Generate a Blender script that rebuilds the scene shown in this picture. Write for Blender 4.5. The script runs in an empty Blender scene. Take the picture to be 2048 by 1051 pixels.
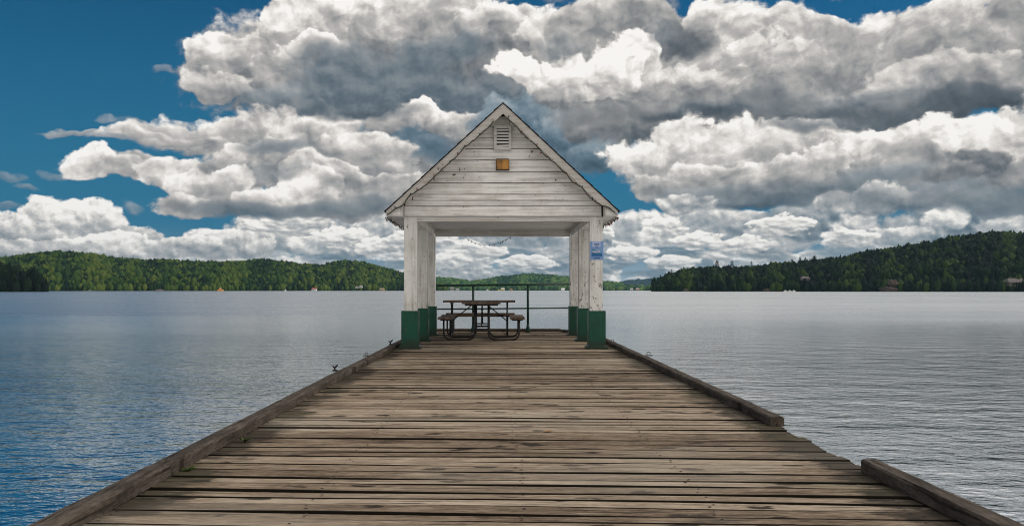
import bpy, bmesh, math, random
import numpy as np
from mathutils import Vector, Matrix, noise as mnoise

# ------------------------------------------------------------------ camera
SC = bpy.context.scene
COL = SC.collection
F, VX, VY, HC = 1800.0, 1000.0, 579.3, 0.97      # focal length and vanishing point in photo pixels, eye height over the deck
cam_d = bpy.data.cameras.new("camera")
cam = bpy.data.objects.new("camera", cam_d)
COL.objects.link(cam)
cam.location = (0, 0, HC)
cam.rotation_euler = (math.pi / 2, 0, 0)
cam_d.sensor_width = 36.0
cam_d.lens = F / 2048 * 36
cam_d.shift_x = (1024 - VX) / 2048
cam_d.shift_y = (VY - 525.5) / 2048
cam_d.clip_start, cam_d.clip_end = 0.05, 60000
SC.camera = cam

SC.view_settings.view_transform = 'Standard'
SC.view_settings.look = 'None'
SC.view_settings.exposure = 0.0
SC.view_settings.gamma = 1.0
SC.cycles.max_bounces = 6
SC.cycles.use_denoising = True
SC.cycles.filter_width = 1.05

# ------------------------------------------------------------------ light
SUN_EL, SUN_AZ = math.radians(40), math.radians(78)      # azimuth measured from +Y towards +X
sun_d = bpy.data.lights.new("sun", 'SUN')
sun_d.energy = 1.5
sun_d.angle = math.radians(12)
sun_d.color = (1.0, 0.93, 0.82)
sun = bpy.data.objects.new("sun", sun_d)
COL.objects.link(sun)
sdir = Vector((math.sin(SUN_AZ) * math.cos(SUN_EL), math.cos(SUN_AZ) * math.cos(SUN_EL), math.sin(SUN_EL)))
sun.rotation_euler = (-sdir).to_track_quat('-Z', 'Y').to_euler()


# ------------------------------------------------------------------ node helper
class V:
    """a float socket with arithmetic"""
    tree = None

    def __init__(s, sock): s.s = sock

    @staticmethod
    def m(op, *a, clamp=False):
        n = V.tree.nodes.new('ShaderNodeMath')
        n.operation = op
        n.use_clamp = clamp
        for i, x in enumerate(a):
            if isinstance(x, V): V.tree.links.new(x.s, n.inputs[i])
            else: n.inputs[i].default_value = x
        return V(n.outputs[0])

    def __add__(s, o): return V.m('ADD', s, o)
    def __radd__(s, o): return V.m('ADD', o, s)
    def __sub__(s, o): return V.m('SUBTRACT', s, o)
    def __rsub__(s, o): return V.m('SUBTRACT', o, s)
    def __mul__(s, o): return V.m('MULTIPLY', s, o)
    def __rmul__(s, o): return V.m('MULTIPLY', o, s)
    def __truediv__(s, o): return V.m('DIVIDE', s, o)
    def mx(s, o): return V.m('MAXIMUM', s, o)
    def mn(s, o): return V.m('MINIMUM', s, o)


def sstep(x, a, b, lo=0.0, hi=1.0):
    n = V.tree.nodes.new('ShaderNodeMapRange')
    n.interpolation_type = 'SMOOTHSTEP'
    for k, v in zip(('Value', 'From Min', 'From Max', 'To Min', 'To Max'), (x, a, b, lo, hi)):
        if isinstance(v, V): V.tree.links.new(v.s, n.inputs[k])
        else: n.inputs[k].default_value = v
    return V(n.outputs['Result'])


def comb(x, y, z=0.0):
    n = V.tree.nodes.new('ShaderNodeCombineXYZ')
    for i, v in enumerate((x, y, z)):
        if isinstance(v, V): V.tree.links.new(v.s, n.inputs[i])
        else: n.inputs[i].default_value = v
    return n.outputs[0]


def nz(vec, scale, detail=2.0, rough=0.5, lac=2.0, dist=0.0, kind='FBM', dim='3D'):
    n = V.tree.nodes.new('ShaderNodeTexNoise')
    n.noise_dimensions = dim
    n.noise_type = kind
    n.normalize = True
    V.tree.links.new(vec, n.inputs['Vector'])
    n.inputs['Scale'].default_value = scale
    n.inputs['Detail'].default_value = detail
    n.inputs['Roughness'].default_value = rough
    n.inputs['Lacunarity'].default_value = lac
    n.inputs['Distortion'].default_value = dist
    return V(n.outputs[0])


def voro(vec, scale, detail=0.0, rough=0.5, feature='F1', smooth=0.3, rnd=1.0):
    n = V.tree.nodes.new('ShaderNodeTexVoronoi')
    n.voronoi_dimensions = '2D'
    n.feature = feature
    n.normalize = True
    V.tree.links.new(vec, n.inputs['Vector'])
    n.inputs['Scale'].default_value = scale
    n.inputs['Detail'].default_value = detail
    n.inputs['Roughness'].default_value = rough
    n.inputs['Randomness'].default_value = rnd
    if feature == 'SMOOTH_F1': n.inputs['Smoothness'].default_value = smooth
    return V(n.outputs['Distance'])


def ramp(fac, stops, interp='LINEAR'):
    n = V.tree.nodes.new('ShaderNodeValToRGB')
    cr = n.color_ramp
    cr.interpolation = interp
    while len(cr.elements) < len(stops): cr.elements.new(0.5)
    for e, (p, c) in zip(cr.elements, stops):
        e.position = p
        e.color = (*c, 1)
    if isinstance(fac, V): V.tree.links.new(fac.s, n.inputs[0])
    return n.outputs[0]


def mixc(f, a, b, mode='MIX'):
    n = V.tree.nodes.new('ShaderNodeMix')
    n.data_type = 'RGBA'
    n.blend_type = mode
    n.clamp_factor = True
    if isinstance(f, V): V.tree.links.new(f.s, n.inputs[0])
    else: n.inputs[0].default_value = f
    for i, c in ((6, a), (7, b)):
        if isinstance(c, bpy.types.NodeSocket): V.tree.links.new(c, n.inputs[i])
        else: n.inputs[i].default_value = (*c, 1)
    return n.outputs[2]


# ------------------------------------------------------------------ sky: Nishita blue with cumulus clouds laid over it by direction
world = bpy.data.worlds.new("World")
SC.world = world
world.use_nodes = True
wt = world.node_tree
wt.nodes.clear()
V.tree = wt
w_out = wt.nodes.new('ShaderNodeOutputWorld')
w_sky = wt.nodes.new('ShaderNodeTexSky')
w_sky.sky_type = 'NISHITA'
w_sky.sun_disc = False
w_sky.sun_elevation = SUN_EL
w_sky.sun_rotation = SUN_AZ
w_sky.air_density = 1.0
w_sky.dust_density = 0.4
w_sky.ozone_density = 3.0
w_tc = wt.nodes.new('ShaderNodeTexCoord')
w_sep = wt.nodes.new('ShaderNodeSeparateXYZ')
wt.links.new(w_tc.outputs['Generated'], w_sep.inputs[0])
DX, DY, DZ = (V(w_sep.outputs[i]) for i in range(3))
# azimuth and elevation in units of 1/18 rad, so that one unit is close to 100 pixels of the photograph
AZ = V.m('ARCTAN2', DX, DY) * 18.0
EL = V.m('ARCSINE', DZ) * 18.0


def ae(x, y):
    a = math.atan((x - VX) / F)
    return 18 * a, 18 * math.atan((VY - y) / F * math.cos(a))


def seed(k, sx=1.0, sy=1.15): return comb(AZ * sx + 37.0 * k, EL * sy + 91.0 * k)


W1 = nz(seed(1), 0.55, 2, 0.5, dim='2D')
W2 = nz(seed(2), 0.55, 2, 0.5, dim='2D')
W3 = nz(seed(3), 2.2, 2, 0.55, dim='2D')
W4 = nz(seed(4), 2.2, 2, 0.55, dim='2D')
WS = sstep(EL, 0.2, 4.5, 0.30, 1.0)          # less swirl towards the horizon
UW = AZ + ((W1 - 0.5) * 1.3 + (W3 - 0.5) * 0.38) * WS
VW = EL + ((W2 - 0.5) * 0.8 + (W4 - 0.5) * 0.30) * WS
PU, PV = UW * 0.62 + AZ * 0.38, (VW * 0.62 + EL * 0.38) * 1.2


def billow(scale, k, ox=0.0, oy=0.0):
    """cauliflower lumps: inverted cellular distance over a warped grid, plus finer noise"""
    p = comb(PU + (ox + k), PV + (oy + k))
    return (1.0 - voro(p, scale, 2.0, 0.5) * 1.05) * 0.6 + nz(p, scale * 2.4, 3, 0.58, dim='2D') * 0.4


LX, LY = 0.10, 0.20
BIG = billow(0.80, 0.0)
BIG_R = BIG - billow(0.80, 0.0, LX, LY)
SML = billow(1.75, 40.0)
SML_R = SML - billow(1.75, 40.0, LX * 0.5, LY * 0.5)
FU, FV = AZ * 0.75 + UW * 0.25, (EL * 0.75 + VW * 0.25) * 1.3
FINE = nz(comb(FU + 70.0, FV), 2.6, 6, 0.60, dim='2D')
FINE_R = FINE - nz(comb(FU + 70.05, FV + 0.10), 2.6, 4, 0.60, dim='2D')


TIN = (1.0 - voro(comb(PU * 0.8 + 11.0, PV * 1.5), 3.4, 1.0, 0.5) * 1.05) * 0.6 + nz(comb(PU * 0.8 + 55.0, PV * 1.6), 6.0, 4, 0.6, dim='2D') * 0.4
TIN_R = TIN - ((1.0 - voro(comb(PU * 0.8 + 11.03, PV * 1.5 + 0.08), 3.4, 1.0, 0.5) * 1.05) * 0.6 + nz(comb(PU * 0.8 + 55.03, PV * 1.6 + 0.08), 6.0, 4, 0.6, dim='2D') * 0.4)
# outline noise and relief shading of large, small and far small lumps
BODY = [(b_ - 0.5) + (FINE - 0.5) * 1.0 for b_ in (BIG, SML, TIN)]
RELIEF = [r_ * 0.9 + (b_ - 0.45) * 0.42 + (FINE - 0.5) * 0.12 + FINE_R * 0.30 for b_, r_ in ((BIG, BIG_R), (SML, SML_R), (TIN, TIN_R))]
PUFFS = []


def puff(x, y, rx, ry, tone=0.6, rng=1.0, soft=0.35, amp=1.3, big=True, opac=1.0, cool=0.0):
    """one cumulus: centre and radii given in photo pixels, turned into a direction in the sky"""
    cx, cy = ae(x, y)
    k = math.cos(cx / 18)
    PUFFS.append((cx, cy, rx / 100 * k * k, ry / 100 * k, tone, rng, soft, amp, big, opac, cool))


def vm(op, a, b, c=None, out=0):
    n = V.tree.nodes.new('ShaderNodeVectorMath')
    n.operation = op
    for i, x in enumerate((a, b, c)):
        if x is None: continue
        if isinstance(x, bpy.types.NodeSocket): V.tree.links.new(x, n.inputs[i])
        else: n.inputs[i].default_value = x
    return n.outputs[out]


def cloud_bank(some):
    """a node group that paints a dozen puffs over what it is given; the running value holds (brightness, coolness, cover)"""
    g = bpy.data.node_groups.new("cloud_bank", 'ShaderNodeTree')
    for nm, ty in (('P', 'Vector'), ('Acc', 'Color'), ('B0', 'Float'), ('B1', 'Float'), ('B2', 'Float'), ('R0', 'Float'), ('R1', 'Float'), ('R2', 'Float')):
        g.interface.new_socket(nm, in_out='INPUT', socket_type='NodeSocket' + ty)
    g.interface.new_socket('P', in_out='OUTPUT', socket_type='NodeSocketVector')
    g.interface.new_socket('Acc', in_out='OUTPUT', socket_type='NodeSocketColor')
    gi, go = g.nodes.new('NodeGroupInput'), g.nodes.new('NodeGroupOutput')
    V.tree = g
    P, acc = gi.outputs[0], gi.outputs[1]
    for (cx, cy, rx, ry, tone, rng, soft, amp, big, opac, cool) in some:
        kind = 0 if big is True else 1 if big is False else 2
        d = vm('MULTIPLY_ADD', P, (1 / rx, 1 / ry, 1), (-cx / rx, -cy / ry, 0))      # z stays 1
        r2 = V(vm('DOT_PRODUCT', d, d, out=1))                                       # squared distance + 1
        h = V.m('MULTIPLY_ADD', V(gi.outputs[2 + kind]), -amp, r2)
        al = sstep(h, 2.0 + 0.15 * soft, 2.0 - soft, 0.0, opac)
        s = V(vm('DOT_PRODUCT', d, (0, 0.22 * rng, tone - 0.14 * rng), out=1))
        s = V.m('MULTIPLY_ADD', h, 0.08 * rng, s)
        s = V.m('MULTIPLY_ADD', V(gi.outputs[5 + kind]), rng, s)
        acc = mixc(al, acc, comb(s, cool, 1.0))
        P = vm('MULTIPLY_ADD', acc, (1e-9, 1e-9, 0), P)                             # keeps the evaluation in order
    g.links.new(P, go.inputs[0])
    g.links.new(acc, go.inputs[1])
    V.tree = wt
    return g


def lay_puffs():
    """paint the clouds over each other from far to near"""
    P, acc = comb(UW, VW, 1.0), None
    for k in range(0, len(PUFFS), 12):
        g = cloud_bank(PUFFS[k:k + 12])
        n = wt.nodes.new('ShaderNodeGroup')
        n.node_tree = g
        wt.links.new(P, n.inputs[0])
        if acc: wt.links.new(acc, n.inputs[1])
        else: n.inputs[1].default_value = (0, 0, 0, 0)
        for i, v in enumerate(BODY + RELIEF): wt.links.new(v.s, n.inputs[2 + i])
        P, acc = n.outputs[0], n.outputs[1]
    return acc


# clear air: Nishita, a little deeper and greener as in the photograph
blue = mixc(1.0, w_sky.outputs[0], (0.0010, 0.025, 0.041), 'MULTIPLY')
hz = sstep(EL, 0.0, 8.0)
blue = mixc(1.0 - hz, blue, (.022, .165, .29))
blue = mixc((1.0 - sstep(EL, -0.2, 1.3)) * 0.8, blue, (.42, .50, .55))
clear = blue

# the unseen sky behind and above: broken bright cumulus on a projected plane
den = DZ.mx(0.0) + 0.12
pl = comb(DX / den, DY / den, 2.0)
G = nz(pl, 1.1, 6, 0.55, dist=0.4)
GR = G - nz(comb(DX / den + 0.12, DY / den + 0.05, 2.0), 1.1, 6, 0.55, dist=0.4)
gcol = ramp(0.62 + GR * 2.2 + (0.6 - G) * 0.8, [(0.0, (.26, .27, .28)), (0.4, (.62, .60, .58)), (0.7, (1.15, 1.08, .98)), (1.0, (1.75, 1.66, 1.52))])
gmask = sstep(G, 0.36, 0.50) * (sstep(EL, 10.5, 13.5).mx(1.0 - sstep(DY, -0.15, 0.45)))
gmask = gmask * (1.0 - (1.0 - sstep(AZ, -5.0, 1.0)) * sstep(DY, -0.5, 0.0) * 0.97)
plain = mixc(gmask, clear, gcol)


def puffs(text, **kw):
    for ln in text.strip().splitlines():
        for it in ln.split(';'):
            v = [float(q) for q in it.split()]
            if v: puff(*v[:4], v[4], **kw)


rnd = random.Random(11)
# far rows of small cumulus low over the hills
for y, r, n_ in ((566, 40, 12), (550, 42, 16), (530, 46, 16), (505, 54, 15), (478, 64, 12)):
    for k in range(n_):
        x = 120 + (k + rnd.uniform(-.4, .4)) * 2100 / n_
        if x < 420 and y < 520 or x < 650 and y < 480: continue
        puff(x, y + rnd.uniform(-10, 10), r * rnd.uniform(.8, 1.9), r * rnd.uniform(.32, .62), rnd.uniform(.48, .84), 1.1, .45, 1.7, 2, rnd.uniform(.75, 1), rnd.uniform(.4, .8))
        if k % 2: puff(x + rnd.uniform(-20, 20), y + r * .42, r * rnd.uniform(1.2, 2.2), r * .2, rnd.uniform(.26, .40), .5, .9, .8, 2, .85, .95)
# middle distance
puffs("""700 455 130 50 .58; 880 430 120 50 .55; 1060 450 150 45 .58; 560 465 110 40 .62; 640 480 60 26 .76; 770 440 70 34 .74
1290 452 90 36 .62; 1340 470 80 26 .74; 1480 455 120 40 .55; 1420 430 70 30 .66; 1560 480 90 24 .66; 1640 440 150 45 .42; 1720 455 60 28 .62; 1880 455 150 45 .42; 1960 430 120 40 .36; 1900 440 40 26 .8; 1800 470 90 22 .58; 2010 450 70 26 .6""", soft=.5, amp=1.2, big=False, cool=.6)
puffs("520 452 50 20 .80; 600 440 60 24 .74; 680 472 60 20 .80; 760 492 60 18 .78; 840 480 70 20 .74; 1330 450 50 22 .80; 1400 484 60 18 .78; 1260 505 50 15 .80; 1480 492 60 16 .76; 1560 452 60 22 .76; 1700 474 60 18 .76; 960 500 60 16 .78; 1060 520 60 13 .8; 880 525 60 12 .78; 1350 525 60 12 .8; 1180 470 40 20 .72; 450 520 60 16 .74; 300 525 70 14 .7", soft=.4, amp=1.9, big=2, cool=.45)
# white heads of the low bank on the left
puffs("""30 470 110 42 .58; 250 482 80 32 .58; 110 445 72 55 .74; 190 455 70 52 .70; 135 425 42 34 .84; 60 470 60 32 .62; 230 490 80 28 .76; 20 505 160 22 .55; 330 500 140 20 .66; 450 490 110 30 .64; 380 487 60 16 .70; 160 500 110 20 .6""", soft=.28, amp=1.3, big=False, cool=.4)
puffs("20 352 46 12 .5; 62 372 34 8 .5; 240 240 40 9 .6; 15 415 40 9 .5; 268 418 26 14 .55; 150 345 60 9 .5; 340 148 14 8 .5", soft=1.0, rng=.6, amp=1.2, big=False, opac=.45, cool=.5)
# upper left mass: grey body, dark heart, white heads
puffs("690 150 300 130 .42; 860 110 260 110 .42; 560 110 150 90 .54; 760 300 260 90 .50; 1060 250 240 110 .36", soft=.5, amp=1.1)
puffs("440 115 62 50 .70; 530 105 90 48 .68; 560 45 62 45 .72; 650 22 100 50 .78; 780 20 120 42 .72; 900 35 90 45 .62; 1010 50 90 40 .66; 450 170 66 28 .60; 590 140 90 40 .58; 640 100 60 30 .68")
puffs("760 140 190 55 .26; 640 215 150 45 .28; 820 180 230 60 .20; 950 215 130 55 .21; 700 190 130 55 .22; 560 195 90 30 .38; 880 105 120 35 .34", soft=1.0, rng=.6, amp=.9, cool=.4)
# middle left
puffs("420 275 120 42 .68; 540 270 130 52 .56; 660 290 120 62 .64; 330 268 90 17 .64; 740 330 110 55 .58; 300 335 120 30 .52", soft=.45)
puffs("150 262 90 6 .6; 250 276 80 9 .64; 350 255 80 9 .64", soft=.9, rng=.6, amp=1.0, opac=.7)
puffs("190 325 62 32 .76; 265 338 55 26 .62; 350 345 80 36 .72; 440 375 105 50 .70; 375 412 62 26 .58; 690 395 120 45 .52; 500 330 120 40 .58; 640 350 80 40 .68; 600 380 46 34 .74; 570 395 50 26 .70; 640 375 44 30 .70; 460 362 60 26 .76; 510 395 50 22 .66", soft=.3)
puffs("480 418 140 22 .30; 640 418 150 18 .32; 740 410 70 20 .36; 560 300 120 18 .44", soft=1.0, rng=.5, amp=.8, cool=.3)
puffs("800 270 90 42 .24; 870 295 70 32 .22", soft=.9, rng=.6, amp=.9, cool=.9)
puffs("830 228 60 34 .84; 905 243 72 26 .62; 770 245 40 24 .52; 740 300 90 30 .62", soft=.5)
# right of the roof, blue shade
puffs("1090 285 130 75 .24; 1190 310 62 36 .22; 1020 240 80 50 .26; 1130 255 80 30 .32", soft=.6, rng=.9, amp=1.5, cool=.9)
# upper right mass
puffs("1250 130 250 90 .54; 1500 150 260 110 .55; 1800 140 320 100 .54; 2050 130 160 110 .50; 1560 235 300 45 .36", soft=.5, amp=1.1)
puffs("1085 62 60 44 .76; 1150 70 70 40 .54; 1215 40 90 46 .60; 1290 45 70 44 .48; 1345 65 60 55 .40; 1450 50 80 58 .68; 1490 130 110 56 .66; 1560 75 90 44 .60; 1640 75 90 40 .62; 1600 150 160 70 .56; 1720 110 120 70 .54; 1810 55 110 60 .62; 1930 75 140 85 .56; 1900 160 150 50 .52; 2030 60 90 80 .54; 2020 140 100 50 .50", rng=.85)
puffs("1880 228 120 26 .24; 1275 262 90 26 .34; 1180 250 60 26 .36", soft=.6, rng=.8, amp=1.3)
puffs("1395 80 70 40 .25; 1300 90 60 30 .36", soft=1.0, rng=.6, amp=1.0)
puffs("1650 215 150 35 .24; 1780 240 130 26 .19; 1900 205 180 32 .17; 2030 200 120 36 .12; 1540 205 150 36 .36", soft=1.0, rng=.5, amp=.8, cool=.1)
puffs("1340 175 120 44 .58; 1270 120 70 46 .74; 1190 148 100 46 .80; 1100 155 90 42 .74; 1028 142 46 32 .82; 1420 180 90 40 .54", soft=.35)
puffs("1270 225 210 26 .38; 1380 238 120 18 .18", soft=1.0, rng=.5, amp=.7)
# middle right
puffs("1480 350 240 60 .50; 1700 330 260 70 .53; 1930 320 200 80 .53", soft=.5, amp=1.1)
puffs("1300 315 90 42 .76; 1380 295 90 52 .70; 1490 300 100 54 .66; 1600 290 120 50 .66; 1720 295 120 44 .62; 1850 280 130 46 .70; 1970 285 110 55 .82; 2040 255 60 46 .74; 1330 372 80 26 .58; 1640 318 60 34 .74; 1420 350 90 30 .60; 1560 350 90 34 .56", soft=.4)
puffs("1500 402 140 16 .15; 1640 385 140 26 .32; 1990 400 120 34 .28; 1880 385 100 34 .38; 1760 350 130 24 .42; 1420 390 120 26 .42", soft=1.0, rng=.5, amp=.8, cool=.4)
puffs("1760 395 80 34 .56; 1665 402 56 22 .68; 1380 405 60 22 .60", soft=.45, big=False, cool=.4)
puffs("1925 338 58 26 .30; 1965 334 46 24 .30; 1900 350 60 18 .36", soft=.6, rng=.7, amp=1.7, big=False)
puffs("840 385 90 34 .56; 930 400 90 30 .56", soft=.5)
puffs("1475 48 62 38 .80; 1210 135 60 34 .90; 1590 130 80 40 .68; 1940 55 90 40 .66; 1990 272 64 36 .92; 1312 308 56 28 .88; 1690 298 70 26 .78; 1420 290 60 30 .76; 1850 270 60 26 .80; 600 30 60 30 .86; 450 110 40 30 .78; 180 318 40 18 .84; 600 378 36 24 .88; 520 245 60 20 .76", soft=1.3, rng=1.0, amp=1.0, opac=.75)
puffs("1560 378 170 24 .26; 1720 392 120 22 .34; 1850 402 110 22 .28; 1420 228 100 18 .18; 1750 180 160 26 .44; 1330 62 56 30 .34; 1120 92 70 22 .44; 700 215 150 26 .20; 560 345 90 16 .44; 1620 250 120 16 .30", soft=1.3, rng=.8, amp=.9, opac=.8, cool=.25)
# above the picture
puffs("850 -130 300 110 .6; 1250 -130 330 120 .62; 1650 -140 380 110 .66; 2150 -60 200 120 .6; 2200 250 160 120 .6; 1300 -360 500 150 .92; 1800 -330 380 160 .95; 1500 -600 560 190 1.0; 2100 -560 330 220 1.0; 1350 -950 560 220 1.05; 2000 -1000 500 260 1.05", soft=.6, amp=1.0)


def background(col):
    n = wt.nodes.new('ShaderNodeBackground')
    wt.links.new(col, n.inputs['Color'])
    return n.outputs[0]


acc = lay_puffs()
sp = wt.nodes.new('ShaderNodeSeparateXYZ')
wt.links.new(acc, sp.inputs[0])
cover = V(sp.outputs[2])
tone, coolness = V(sp.outputs[0]) / cover.mx(1e-4), V(sp.outputs[1]) / cover.mx(1e-4)
warm = ramp(tone, [(0.0, (.045, .058, .072)), (0.22, (.115, .132, .148)), (0.45, (.26, .265, .27)), (0.66, (.48, .462, .445)), (0.80, (.74, .705, .665)), (0.93, (.96, .935, .90))])
chill = ramp(tone, [(0.0, (.045, .085, .125)), (0.22, (.11, .175, .23)), (0.45, (.24, .31, .36)), (0.66, (.46, .49, .51)), (0.80, (.74, .73, .70)), (0.93, (.95, .92, .87))])
front = mixc(cover, clear, mixc(coolness, warm, chill))
in_front = V.m('LESS_THAN', V.m('ABSOLUTE', AZ), 12.5) * V.m('LESS_THAN', V.m('ABSOLUTE', EL - 6.1), 6.9)
n = wt.nodes.new('ShaderNodeMixShader')          # behind the camera and overhead only the plain sky is worked out
for i, sk in enumerate((in_front.s, background(plain), background(front))): wt.links.new(sk, n.inputs[i])
wt.links.new(n.outputs[0], w_out.inputs[0])
world.cycles.sampling_method = 'MANUAL'
world.cycles.sample_map_resolution = 512


# ------------------------------------------------------------------ building helpers
WATER_Z = -0.75


def X(px, Y): return (px - VX) * Y / F
def Z(py, Y): return HC + (VY - py) * Y / F


def tag(o, label=None, cat=None, group=None, kind=None):
    for k, v in (('label', label), ('category', cat), ('group', group), ('kind', kind)):
        if v: o[k] = v
    return o


def empty(name, loc, label, cat, group=None):
    o = bpy.data.objects.new(name, None)
    COL.objects.link(o)
    o.location = loc
    o.empty_display_size = 0.2
    return tag(o, label, cat, group)


def link(name, bm, mat, parent=None, smooth=False, bevel=0.0):
    """one mesh object out of a bmesh; parents sit unrotated, so world coordinates are shifted into the parent's"""
    if bevel:
        bmesh.ops.bevel(bm, geom=[e for e in bm.edges if len(e.link_faces) == 2 and e.calc_face_angle(0) > 0.5], offset=bevel, segments=1, affect='EDGES', clamp_overlap=True)
    me = bpy.data.meshes.new(name)
    bmesh.ops.recalc_face_normals(bm, faces=bm.faces)
    bm.to_mesh(me)
    bm.free()
    if mat: me.materials.append(mat)
    if smooth:
        me.polygons.foreach_set('use_smooth', [True] * len(me.polygons))
    o = bpy.data.objects.new(name, me)
    COL.objects.link(o)
    if parent:
        o.parent = parent
        base, p = Vector((0, 0, 0)), parent
        while p:
            base += p.location
            p = p.parent
        me.transform(Matrix.Translation(-base))
    return o


def box(bm, x0, x1, y0, y1, z0, z1):
    vs = [bm.verts.new(p) for p in ((x0, y0, z0), (x1, y0, z0), (x1, y1, z0), (x0, y1, z0), (x0, y0, z1), (x1, y0, z1), (x1, y1, z1), (x0, y1, z1))]
    for f in ((0, 3, 2, 1), (4, 5, 6, 7), (0, 1, 5, 4), (1, 2, 6, 5), (2, 3, 7, 6), (3, 0, 4, 7)): bm.faces.new([vs[i] for i in f])
    return vs


def prism(bm, poly, y0, y1):
    """polygon in the XZ plane pushed along Y; y0 and y1 may be lists, one value per corner"""
    n = len(poly)
    a0 = y0 if isinstance(y0, (list, tuple)) else [y0] * n
    a1 = y1 if isinstance(y1, (list, tuple)) else [y1] * n
    A = [bm.verts.new((p[0], a, p[1])) for p, a in zip(poly, a0)]
    B = [bm.verts.new((p[0], a, p[1])) for p, a in zip(poly, a1)]
    bm.faces.new(A)
    bm.faces.new(B[::-1])
    for i in range(n): bm.faces.new((A[i], B[i], B[(i + 1) % n], A[(i + 1) % n]))


def tube(bm, pts, r, seg=8, caps=True):
    pts = [Vector(p) for p in pts]
    rings = []
    up = Vector((0, 0, 1))
    for i, p in enumerate(pts):
        t = (pts[min(i + 1, len(pts) - 1)] - pts[max(i - 1, 0)]).normalized()
        a = t.cross(up)
        if a.length < 0.05: a = t.cross(Vector((0, 1, 0)))
        a.normalize()
        if rings and a.dot(last) < 0: a = -a
        last = a
        b = t.cross(a)
        rr = r[i] if isinstance(r, (list, tuple)) else r
        rings.append([bm.verts.new(p + (a * math.cos(2 * math.pi * k / seg) + b * math.sin(2 * math.pi * k / seg)) * rr) for k in range(seg)])
    for q, w in zip(rings, rings[1:]):
        for k in range(seg): bm.faces.new((q[k], q[(k + 1) % seg], w[(k + 1) % seg], w[k]))
    if caps:
        bm.faces.new(rings[0])
        bm.faces.new(rings[-1][::-1])


def roundpath(pts, rad, n=5):
    """polyline with its inner corners rounded"""
    pts = [Vector(p) for p in pts]
    out = [pts[0]]
    for a, b, c in zip(pts, pts[1:], pts[2:]):
        d0, d1 = (a - b).normalized(), (c - b).normalized()
        p0, p1 = b + d0 * rad, b + d1 * rad
        for i in range(n + 1):
            t = i / n
            out.append(p0.lerp(b, t).lerp(b.lerp(p1, t), t))
    return out + [pts[-1]]


# ------------------------------------------------------------------ materials
def material(name, rough=0.7, spec=0.3):
    m = bpy.data.materials.new(name)
    m.use_nodes = True
    t = m.node_tree
    V.tree = t
    b = t.nodes['Principled BSDF']
    b.inputs['Roughness'].default_value = rough
    b.inputs['Specular IOR Level'].default_value = spec
    return m, t, b


def coords(kind='Object'):
    t = V.tree
    n = t.nodes.new('ShaderNodeTexCoord')
    s = t.nodes.new('ShaderNodeSeparateXYZ')
    t.links.new(n.outputs[kind], s.inputs[0])
    return [V(s.outputs[i]) for i in range(3)]


def wcoords():
    t = V.tree
    n = t.nodes.new('ShaderNodeNewGeometry')
    s = t.nodes.new('ShaderNodeSeparateXYZ')
    t.links.new(n.outputs['Position'], s.inputs[0])
    return [V(s.outputs[i]) for i in range(3)], V(n.outputs['Random Per Island'])


def setc(b, c): V.tree.links.new(c, b.inputs['Base Color'])


def bump(b, h, strength=0.3, dist=0.01):
    n = V.tree.nodes.new('ShaderNodeBump')
    n.inputs['Strength'].default_value = strength
    n.inputs['Distance'].default_value = dist
    V.tree.links.new(h.s, n.inputs['Height'])
    V.tree.links.new(n.outputs[0], b.inputs['Normal'])


def wood(name, c_dark, c_mid, c_light, along='x', knots=True, stain=0.0, rough=0.85, dirt=None):
    m, t, b = material(name, rough, 0.15)
    (x, y, z), isl = wcoords()
    L, A, B = {'x': (x, y, z), 'y': (y, x, z), 'z': (z, x, y)}[along]
    off = isl * 73.0
    g = nz(comb(L * 2.2 + off, A * 18.0, B * 18.0), 1.0, 6, 0.66)
    fine = nz(comb(L * 18.0 + off, A * 90.0, B * 90.0), 1.0, 4, 0.65)
    blot = nz(comb(L * 2.4 + off, A * 5.0 + off, B * 5.0), 1.0, 5, 0.62)
    f = (g - 0.5) * 1.1 + (fine - 0.5) * 0.9 + (blot - 0.5) * 0.75 + (isl - 0.5) * 0.36 + 0.5
    c = ramp(f, [(0.12, c_dark), (0.46, c_mid), (0.86, c_light)])
    hgt = fine * 0.5 + g * 0.5
    crack = sstep(nz(comb(L * 1.8 + off * 1.7, A * 42.0, B * 42.0), 1.0, 3, 0.55), 0.575, 0.61) * sstep(blot, 0.43, 0.54)
    c = mixc(crack * 0.9, c, (0.025, 0.019, 0.015))
    if knots:
        kc = comb(L * 3.4 + off * 3.1 + (g - 0.5) * 0.5, A * 7.0 + off * 1.3 + (fine - 0.5) * 0.5)
        kd = voro(kc, 1.0, 0.0, 0.5)
        kk = (1.0 - sstep(kd + (fine - 0.5) * 0.16, 0.13, 0.18)) * sstep(nz(comb(L * 1.5 + off, A * 3.0 + off), 1.0, 1, 0.5), 0.55, 0.58)
        ring = (1.0 - sstep(kd, 0.20, 0.42)) * sstep(g, 0.42, 0.6)
        c = mixc(ring * 0.30, c, c_dark)
        c = mixc(kk * 0.92, c, (0.020, 0.013, 0.010))
        hgt = hgt - kk * 0.6
    if dirt: c = dirt(c, x, y, z, g, blot)
    setc(b, c)
    bump(b, hgt - crack * 0.8, 0.5, 0.006)
    return m


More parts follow.
